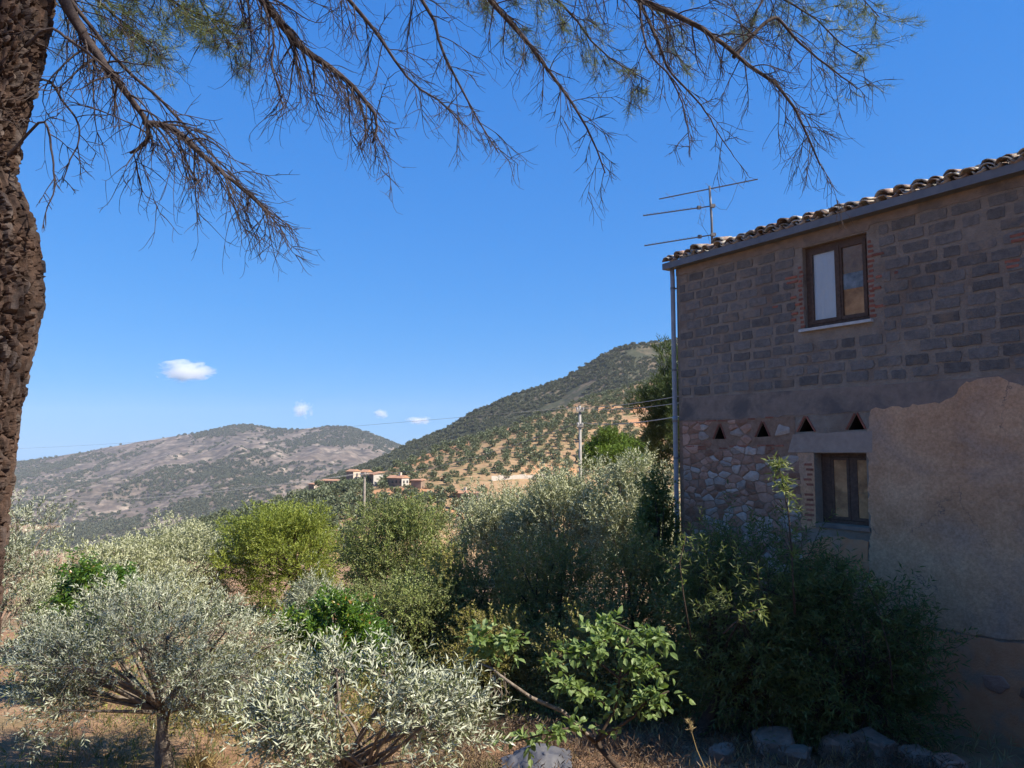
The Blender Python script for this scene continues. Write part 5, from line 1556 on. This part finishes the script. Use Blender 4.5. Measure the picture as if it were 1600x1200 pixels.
# ------------------------------------------------------------------ trees and scrub on the hills
def blob_mesh(name, seed, nleaf, ll, lw, mat, flat=.75):
    rs = np.random.RandomState(seed)
    c = unit(rs.normal(0, 1, (9, 3))) * rs.uniform(.2, .5, (9, 1)) * np.array([1, 1, flat * .8]) + np.array([0, 0, flat])
    i = rs.randint(0, 9, nleaf)
    o = unit(rs.normal(0, 1, (nleaf, 3)))
    P = c[i] + o * rs.uniform(.28, .46, (nleaf, 1)) * np.array([1, 1, .85])
    P[:, 2] = np.maximum(P[:, 2], .04)
    V, Fc, T = leaves_on(rs, P, unit(o + rs.normal(0, .4, (nleaf, 3)) + [0, 0, .3]), np.full(nleaf, .05), 1, ll, lw, .3, 'quad', 0, .3)
    me = np_mesh(name, V, Fc, T)
    me.materials.append(mat)
    return me
def scatter_gn(name, pts, scl, sources, label):
    """uncountable cover: one object whose geometry nodes place the plants"""
    me = bpy.data.meshes.new(name)
    me.vertices.add(len(pts))
    me.vertices.foreach_set('co', np.ascontiguousarray(pts, np.float32).ravel())
    a = me.attributes.new('plant_scale', 'FLOAT', 'POINT'); a.data.foreach_set('value', np.ascontiguousarray(scl, np.float32))
    o = bpy.data.objects.new(name, me)
    col.objects.link(o)
    ng = bpy.data.node_groups.new(name, 'GeometryNodeTree')
    ng.interface.new_socket('Geometry', in_out='INPUT', socket_type='NodeSocketGeometry')
    ng.interface.new_socket('Geometry', in_out='OUTPUT', socket_type='NodeSocketGeometry')
    N = ng.nodes; Lk = ng.links.new
    gi, go = N.new('NodeGroupInput'), N.new('NodeGroupOutput')
    j = N.new('GeometryNodeJoinGeometry')
    for s in sources[::-1]:
        ob = N.new('GeometryNodeObjectInfo'); ob.inputs['Object'].default_value = s; ob.inputs['As Instance'].default_value = True
        ob.transform_space = 'ORIGINAL'
        Lk(ob.outputs['Geometry'], j.inputs[0])
    ip = N.new('GeometryNodeInstanceOnPoints')
    ip.inputs['Pick Instance'].default_value = True
    ri = N.new('FunctionNodeRandomValue'); ri.data_type = 'INT'; ri.inputs[4].default_value = 0; ri.inputs[5].default_value = len(sources) - 1
    rv_ = N.new('FunctionNodeRandomValue'); rv_.data_type = 'FLOAT_VECTOR'
    rv_.inputs[0].default_value = (0, 0, 0); rv_.inputs[1].default_value = (.2, .2, 6.28)
    na_ = N.new('GeometryNodeInputNamedAttribute'); na_.data_type = 'FLOAT'; na_.inputs[0].default_value = 'plant_scale'
    Lk(gi.outputs[0], ip.inputs['Points']); Lk(j.outputs[0], ip.inputs['Instance'])
    Lk(ri.outputs[2], ip.inputs['Instance Index']); Lk(rv_.outputs[0], ip.inputs['Rotation']); Lk(na_.outputs[0], ip.inputs['Scale'])
    Lk(ip.outputs[0], go.inputs[0])
    md = o.modifiers.new('plants', 'NODES'); md.node_group = ng
    tag(o, label, None, None, 'stuff')
    return o
rs = np.random.RandomState(70)
hill_meshes = [blob_mesh('hill_olive_tree', 80 + k, 210, .34, .20, M['hilltree']) for k in range(5)]
# spots on the olive hillside, never closer than a tree's width
U = rs.uniform(90, 1120, 16000); S = rs.uniform(-.1, 1.03, 16000)
Rn = interp(U, DIST_N); Yh = Rn * .5 + S * Rn * .5
Xh = (U - 800) / F * Yh
Zh = near_z(U, Xh, Yh)
order, cellmap, spots = rs.permutation(len(U)), {}, []
dens = fbm(np.stack([Xh / 35, Yh / 35, 0 * Xh], -1), 3, 5)
for k in order:
    x, y = Xh[k], Yh[k]
    sep = 4.5 + 4.0 * max(0, -dens[k] * 2.4) - 1.2 * max(0, dens[k])
    if dens[k] < -.36: continue
    if any((x - t[0]) ** 2 + (y - t[1]) ** 2 < t[2] ** 2 for t in taken): continue
    px, py = project((x, y, Zh[k]))
    if any(abs(px - t[3]) < t[5] * .55 and -3 < py - t[4] < 9 for t in taken): continue
    if any((x - p[0]) ** 2 + (y - p[1]) ** 2 < (p[3] * 1.0) ** 2 for p in patches) and rs.uniform() < .88: continue
    key = (int(x // 8), int(y // 8))
    if any((x - q[0]) ** 2 + (y - q[1]) ** 2 < sep * sep for a in (-1, 0, 1) for b_ in (-1, 0, 1) for q in cellmap.get((key[0] + a, key[1] + b_), [])): continue
    cellmap.setdefault(key, []).append((x, y))
    spots.append((x, y, Zh[k], px, py, rs.uniform(1.7, 3.1) * (1.12 if U[k] < 560 else 1)))
def front_line(px):      # upper edge of the near trees: below it the hill is hidden
    return interp(px, [(0, 860), (220, 850), (330, 815), (380, 800), (450, 790), (550, 800), (690, 800), (740, 770), (900, 742), (1060, 735)])
seen = [s for s in spots if 200 < s[3] < 1035 and s[4] < front_line(s[3]) + 4]
seen.sort(key=lambda s: -s[5] / s[1])
ind = seen[:300]
ids = set(id(s) for s in ind)
hill_trees = []
for s in ind:
    o = bpy.data.objects.new('hill_olive_tree', hill_meshes[rs.randint(5)])
    col.objects.link(o)
    o.location = (s[0], s[1], s[2] - .15)
    o.scale = (s[5], s[5], s[5] * rs.uniform(.8, 1.1))
    o.rotation_euler = (0, 0, rs.uniform(0, 6.28))
    size = 'small' if s[5] < 2.3 else ('middling' if s[5] < 2.8 else 'large')
    px, py = s[3], s[4]
    nh = min(taken, key=lambda t: abs(px - t[3]) + abs(py - t[4]))
    if abs(px - nh[3]) < 26 and abs(py - nh[4]) < 14: where = 'close by the hamlet houses' if nh[3] < 680 else 'close by the low pink-roofed house'
    elif px < 470: where = 'on the spur that runs down below the hamlet'
    elif any((s[0] - p[0]) ** 2 + (s[1] - p[1]) ** 2 < (p[3] * 1.6) ** 2 for p in patches): where = 'at the edge of a bare orange cutting'
    elif px < 690: where = 'on the slope between hamlet and dark thicket'
    elif 755 < px < 885 and py > 742: where = 'below the pale retaining wall'
    elif px < 890: where = 'on the slope above the retaining wall'
    else: where = 'on the slope behind the concrete pole'
    tag(o, size + ' dark round olive tree ' + where, 'tree', 'olive trees on the hillside')
    hill_trees.append(o)
rest = [s for s in spots if id(s) not in ids]
scatter_gn('olive_orchard', np.array([(s[0], s[1], s[2] - .15) for s in rest]), np.array([s[5] for s in rest]), hill_trees[:5] if len(set(o.data.name for o in hill_trees[:5])) > 2 else hill_trees[:9], 'distant olive orchard covering the rest of the hillside')
# low tufts of scrub between the olives
n_ = 3600
U = rs.uniform(200, 1120, n_); S = rs.uniform(-.1, 1.0, n_)
Rn = interp(U, DIST_N); Yh = Rn * .5 + S * Rn * .5; Xh = (U - 800) / F * Yh
Zh = near_z(U, Xh, Yh)
keep = np.array([not any((x - t[0]) ** 2 + (y - t[1]) ** 2 < t[2] ** 2 for t in taken) for x, y in zip(Xh, Yh)])
keep &= fbm(np.stack([Xh / 25, Yh / 25, 0 * Xh], -1), 3, 15) > -.15
scatter_gn('low_scrub', np.stack([Xh, Yh, Zh - .1], -1)[keep], rs.uniform(.4, 1.1, n_)[keep], hill_trees[:4], 'low scrub between the hillside olives')
# dark scrub over the hill behind, thinner where rock shows
scrub_src = []
for k in range(3):
    me = blob_mesh('scrub_clump', 180 + k, 120, .5, .32, M['scrub_far'], .6)
    o = bpy.data.objects.new('scrub_clump', me)
    col.objects.link(o)
    px, py = ((735, 648), (860, 607), (985, 545))[k]
    p = hit(px, py, back_z, 520, 1060)
    o.location = p; s = (3.2, 2.8, 3.4)[k]
    o.scale = (s, s, s)
    tag(o, ('dark scrub clump low on the skyline of the tall hill', 'dark scrub clump halfway up the skyline of the tall hill', 'dark scrub clump near the summit of the tall hill')[k], 'bush')
    scrub_src.append(o)
n_ = 22000
U = rs.uniform(380, 1150, n_); Yh = rs.uniform(560, 1065, n_)
Xh = (U - 800) / F * Yh; Zh = back_z(U, Xh, Yh)
keep = fbm(np.stack([Xh / 60, Yh / 60, 0 * Xh], -1), 3, 25) > -.44
scatter_gn('hill_scrub', np.stack([Xh, Yh, Zh - .3], -1)[keep], rs.uniform(1.2, 2.9, n_)[keep], scrub_src, 'dense dark scrub over the tall hill')
n_ = 42000
Yh = rs.uniform(1400, 3320, n_); U = rs.uniform(-60, 760, n_)
Xh = (U - 800) / F * Yh; Zh = mount_z(U, Xh, Yh)
dn = fbm(np.stack([Xh / 170, Yh / 330, 0 * Xh], -1), 5, 35, .62)
keep = dn > .10 + .1 * rs.normal(0, 1, n_)
scatter_gn('mountain_scrub', np.stack([Xh, Yh, Zh - .8], -1)[keep], rs.uniform(2.5, 7.0, n_)[keep], scrub_src, 'patches of dark scrub over the rocky mountain')

# ------------------------------------------------------------------ poles and wires
def pole(px, top_y, Y, r, mat, label, arms):
    t = at(px, top_y, Y)
    base = (t.x, Y, gz(t.x, Y))
    root = empty('utility_pole', base)
    tag(root, label, 'pole', 'utility poles')
    h = t.z - base[2]
    b = Buf(); b.tube([(0, 0, -.4), (0, 0, h * .5), (0, 0, h)], [r * 1.25, r, r * .75], 10); b.build('shaft', mat, root, True)
    ends = []
    for z, half in arms:
        b = Buf(); b.box((-half, -.06 - r, h - z - .05), (half, -r + .05, h - z + .05)); arm = b.build('crossarm', mat, root)
        for sx in (-1, 1):
            b = Buf(); b.tube([(sx * (half - .05), -.02 - r, h - z + .05), (sx * (half - .05), -.02 - r, h - z + .13), (sx * (half - .05), -.02 - r, h - z + .22)], [.05, .06, .03], 8)
            b.build('insulator', M['ceramic'], arm)
            ends.append(Vector((base[0] + sx * (half - .05), base[1] - .02 - r, base[2] + h - z + .2)))
    return ends
e1 = pole(906, 634, 45, .10, M['pole'], 'tall pale concrete utility pole beside the round pine', [(.3, .22), (1.2, .18)])
e2 = pole(570, 738, 100, .17, M['polewood'], 'thin weathered wooden utility pole below the hamlet', [(.3, .6)])
def wire(a, c, sag, r, label):
    a, c = Vector(a), Vector(c)
    b = Buf()
    pts = []
    for k in range(25):
        s = k / 24
        p = a.lerp(c, s); p.z -= sag * 4 * s * (1 - s)
        pts.append(p - a)
    b.tube(pts, [r] * 25, 5)
    o = b.build('power_line', M['wire'], None, True, a)
    tag(o, label, 'cable', 'power lines')
gab = lambda px, py: at(px, py, 17.75)
wire(e1[1], gab(1165, 598), .15, .011, 'topmost thin wire from the concrete pole to the house')
wire(e1[0], gab(1160, 612), .25, .011, 'second thin wire from the concrete pole to the house')
wire(e1[3], gab(1162, 630), .25, .016, 'thick lower cable from the concrete pole to the house')
wire(e1[2], e2[1], .9, .02, 'wire sagging from the concrete pole to the wooden pole')
wire(e2[0], at(-120, 788, 95), 1.2, .03, 'wire running from the wooden pole across the valley behind the pine trunk')
wire(e2[1], at(-120, 778, 105), 1.2, .022, 'fainter wire beside it from the wooden pole across the valley')
wire(e1[0], at(-150, 704, 160), .8, .010, 'high wire against the sky from the concrete pole past the mountain')

# ------------------------------------------------------------------ low growth, stones, odds and ends
def shoots_on_ground(name, label, n, region, mat, h, nl, ll, lw, kind, seed, spread=.5, keepf=None):
    rs = np.random.RandomState(seed)
    Y = rs.uniform(region[2], region[3], n); X = rs.uniform(region[0], region[1], n)
    k = fbm(np.stack([X / 1.2, Y / 1.2, 0 * X], -1), 3, seed) + rs.normal(0, .15, n) > -.05
    if keepf is not None: k &= keepf(X, Y)
    X, Y = X[k], Y[k]
    P = np.stack([X, Y, ground_z(X, Y)], -1)
    D = unit(rs.normal(0, .35, (len(X), 3)) + np.array([0, 0, 1]))
    V, Fc, T = leaves_on(rs, P, D, h * rs.uniform(.4, 1.2, len(X)), nl, ll, lw, spread, kind, .1, .4)
    o = link(name, np_mesh(name, V, Fc, T), mat)
    tag(o, label, None, None, 'stuff')
house_side = lambda X, Y: (X - CORN.x) * (-TY) + (Y - CORN.y) * TX < -0.15
clear_a = lambda X, Y: house_side(X, Y) & ~((X < -.8) & (Y < 12.0)) & ~((X > -1.0) & (Y < 11.8))
shoots_on_ground('undergrowth', 'tangled green undergrowth below the thicket', 9000, (-7, 6.5, 8.5, 20), M['bush'], .45, 8, .07, .03, 'quad', 91, .8, clear_a)
shoots_on_ground('undergrowth', 'weedy green growth between the grove trees', 8000, (-14, 8, 15, 32), M['greybush'], .40, 7, .10, .035, 'quad', 92, .7, lambda X, Y: house_side(X, Y) & ~((np.abs(X + 7.5) < 3.6) & (Y > 19.5) & (Y < 26.5)))
shoots_on_ground('undergrowth', 'tall weedy stems tangled through the thicket', 2600, (-6.5, 3.5, 12.5, 22), M['greybush'], 1.5, 16, .055, .022, 'quad', 95, .8, house_side)
shoots_on_ground('undergrowth', 'brown dead stems standing in the thicket', 900, (-6.5, 3.5, 12.5, 20), M['straw'], 1.3, 10, .05, .008, 'quad', 96, .6, house_side)
shoots_on_ground('leaf_litter', 'tangle of dead brown twigs and litter on the shaded bank', 6500, (-3.2, 5.5, 7.3, 12.5), M['litter'], .28, 7, .10, .014, 'quad', 97, .9, house_side)
shoots_on_ground('dry_grass', 'dry straw grass on the reddish soil', 3200, (-8, 7.5, 6.2, 15), M['straw'], .16, 4, .16, .006, 'quad', 93, .45, house_side)
shoots_on_ground('green_grass', 'thin green grass in the clearing', 1600, (-9, 0, 8.5, 15), M['weed'], .12, 4, .14, .008, 'quad', 94, .45, house_side)
def boulder(px, py, Y, wpx, hpx, label, seed, sink=.5, mat='rock'):
    p = at(px, py, Y)
    bm = bmesh.new(); bmesh.ops.create_icosphere(bm, subdivisions=3, radius=1)
    co = np.array([v.co for v in bm.verts])
    q = np.sign(co) * np.abs(co) ** .5
    q = q * (1 + .42 * fbm(co * 1.3 + seed * 7.7, 4, seed)[:, None] + .12 * fbm(co * 5 + seed, 3, seed)[:, None])
    sx, sz = wpx / 2 / F * Y, hpx / 2 / F * Y
    q = q * np.array([sx, sx * .8, sz])
    for v, c in zip(bm.verts, q): v.co = c
    me = bpy.data.meshes.new('boulder'); bm.to_mesh(me); bm.free()
    o = link('boulder', me, M[mat], None, (p.x, Y, gz(p.x, Y) + sz * (1 - sink)))
    o.rotation_euler = (0, 0, seed * 1.3)
    tag(o, label, 'stone', 'stones at the foot of the wall')
boulder(1212, 1160, 10.6, 70, 46, 'rough pale stone, widest in the row at the foot of the saplings', 1)
boulder(1242, 1178, 10.2, 46, 34, 'small low stone leaning on the widest pale stone', 2)
boulder(1310, 1150, 10.6, 56, 42, 'flat-topped pale stone in the middle of the stone row', 3)
boulder(1370, 1156, 10.5, 62, 50, 'blocky pale stone, tallest in the stone row', 4)
boulder(1430, 1172, 10.2, 44, 40, 'rounded grey stone past the tallest one', 5)
boulder(1482, 1172, 10.0, 50, 30, 'low brownish stone near the plaster wall', 6, mat='stone_pink')
boulder(1572, 1190, 9.3, 60, 40, 'reddish stone lying against the foot of the house', 7, mat='stone_brown')
boulder(1128, 1168, 10.4, 40, 30, 'small dark stone beside the stout sapling trunk', 8)
# crumpled sheet lying in the shade
rs = np.random.RandomState(3)
p = at(838, 1105, 9.6)
gx, gy = np.meshgrid(np.linspace(-.42, .42, 34), np.linspace(-.4, .4, 30))
hz_ = .12 + .13 * fbm(np.stack([gx * 3, gy * 3, 0 * gx], -1), 3, 4) + .05 * np.abs(fbm(np.stack([gx * 9, gy * 5, 0 * gx], -1), 2, 6)) + .16 * np.exp(-((gx - .05) ** 2 + (gy - .15) ** 2) * 6)
V = np.stack([gx + .04 * rs.normal(0, .3, gx.shape), gy, hz_], -1).reshape(-1, 3)
Vb = V - np.array([0, 0, .01])
i = np.arange(29)[:, None] * 34 + np.arange(33)[None]
fc = np.stack([i, i + 1, i + 35, i + 34], -1).reshape(-1, 4)
sh_me = np_mesh('plastic_sheet', np.concatenate([V, Vb]), np.concatenate([fc, fc[:, ::-1] + len(V)]), None, True)
o = link('plastic_sheet', sh_me, M['tarp'], None, (p.x, 9.6, gz(p.x, 9.6)))
tag(o, 'crumpled blue-grey plastic sheet on the ground behind the broken branch', 'sheet')
# dry stalk and tufts in the near bank
b = Buf()
p0, p1 = at(1108, 1215, 6.0), at(1076, 1128, 6.0)
bz = Vector((p0.x, 6.0, gz(p0.x, 6.0)))
ds = empty('dry_stalk', bz)
tag(ds, 'single tall dry grass stalk with a rusty seed head before the sapling trunk', 'weed')
b.tube([(0, 0, -.05), (p0 - bz), (p0.lerp(p1, .5) - bz) + Vector((-.015, 0, 0)), p1 - bz], [.004, .0035, .003, .002], 5); b.build('stem', M['straw'], ds)
rs = np.random.RandomState(8)
n_ = 26
P = np.array([p1 - bz + (p0 - p1) * .22 * k / n_ for k in range(n_)])
V, Fc, T = leaves_on(rs, P, unit(rs.normal(0, .5, (n_, 3)) + [-.2, 0, 1]), np.full(n_, .03), 3, .03, .006, .5, 'quad')
link('seed_head', np_mesh('seed_head', V, Fc, T), M['straw'], ds)
for (px, Y, hh, nsh, lab) in ((872, 7.4, .34, 60, 'bright tuft of dry straw under the fruit tree'), (330, 10.3, .26, 50, 'tuft of yellow straw at the foot of the forked olive'), (690, 6.6, .42, 46, 'spray of brown dry stems at the end of the low olive'), (455, 6.9, .35, 46, 'reddish dry stems hanging under the low olive')):
    x = at(px, 705, Y).x
    o = empty('dry_grass_tuft', (x, Y, gz(x, Y)))
    P = np.stack([rs.normal(0, .09, nsh), rs.normal(0, .07, nsh), np.zeros(nsh)], -1)
    V, Fc, T = leaves_on(rs, P, unit(rs.normal(0, .5, (nsh, 3)) + [0, 0, 1]), np.full(nsh, hh * .4), 5, hh * .8, .007, .3, 'quad', .3)
    link('blades', np_mesh('blades', V, Fc, T), M['straw'], o)
    tag(o, lab, 'grass')
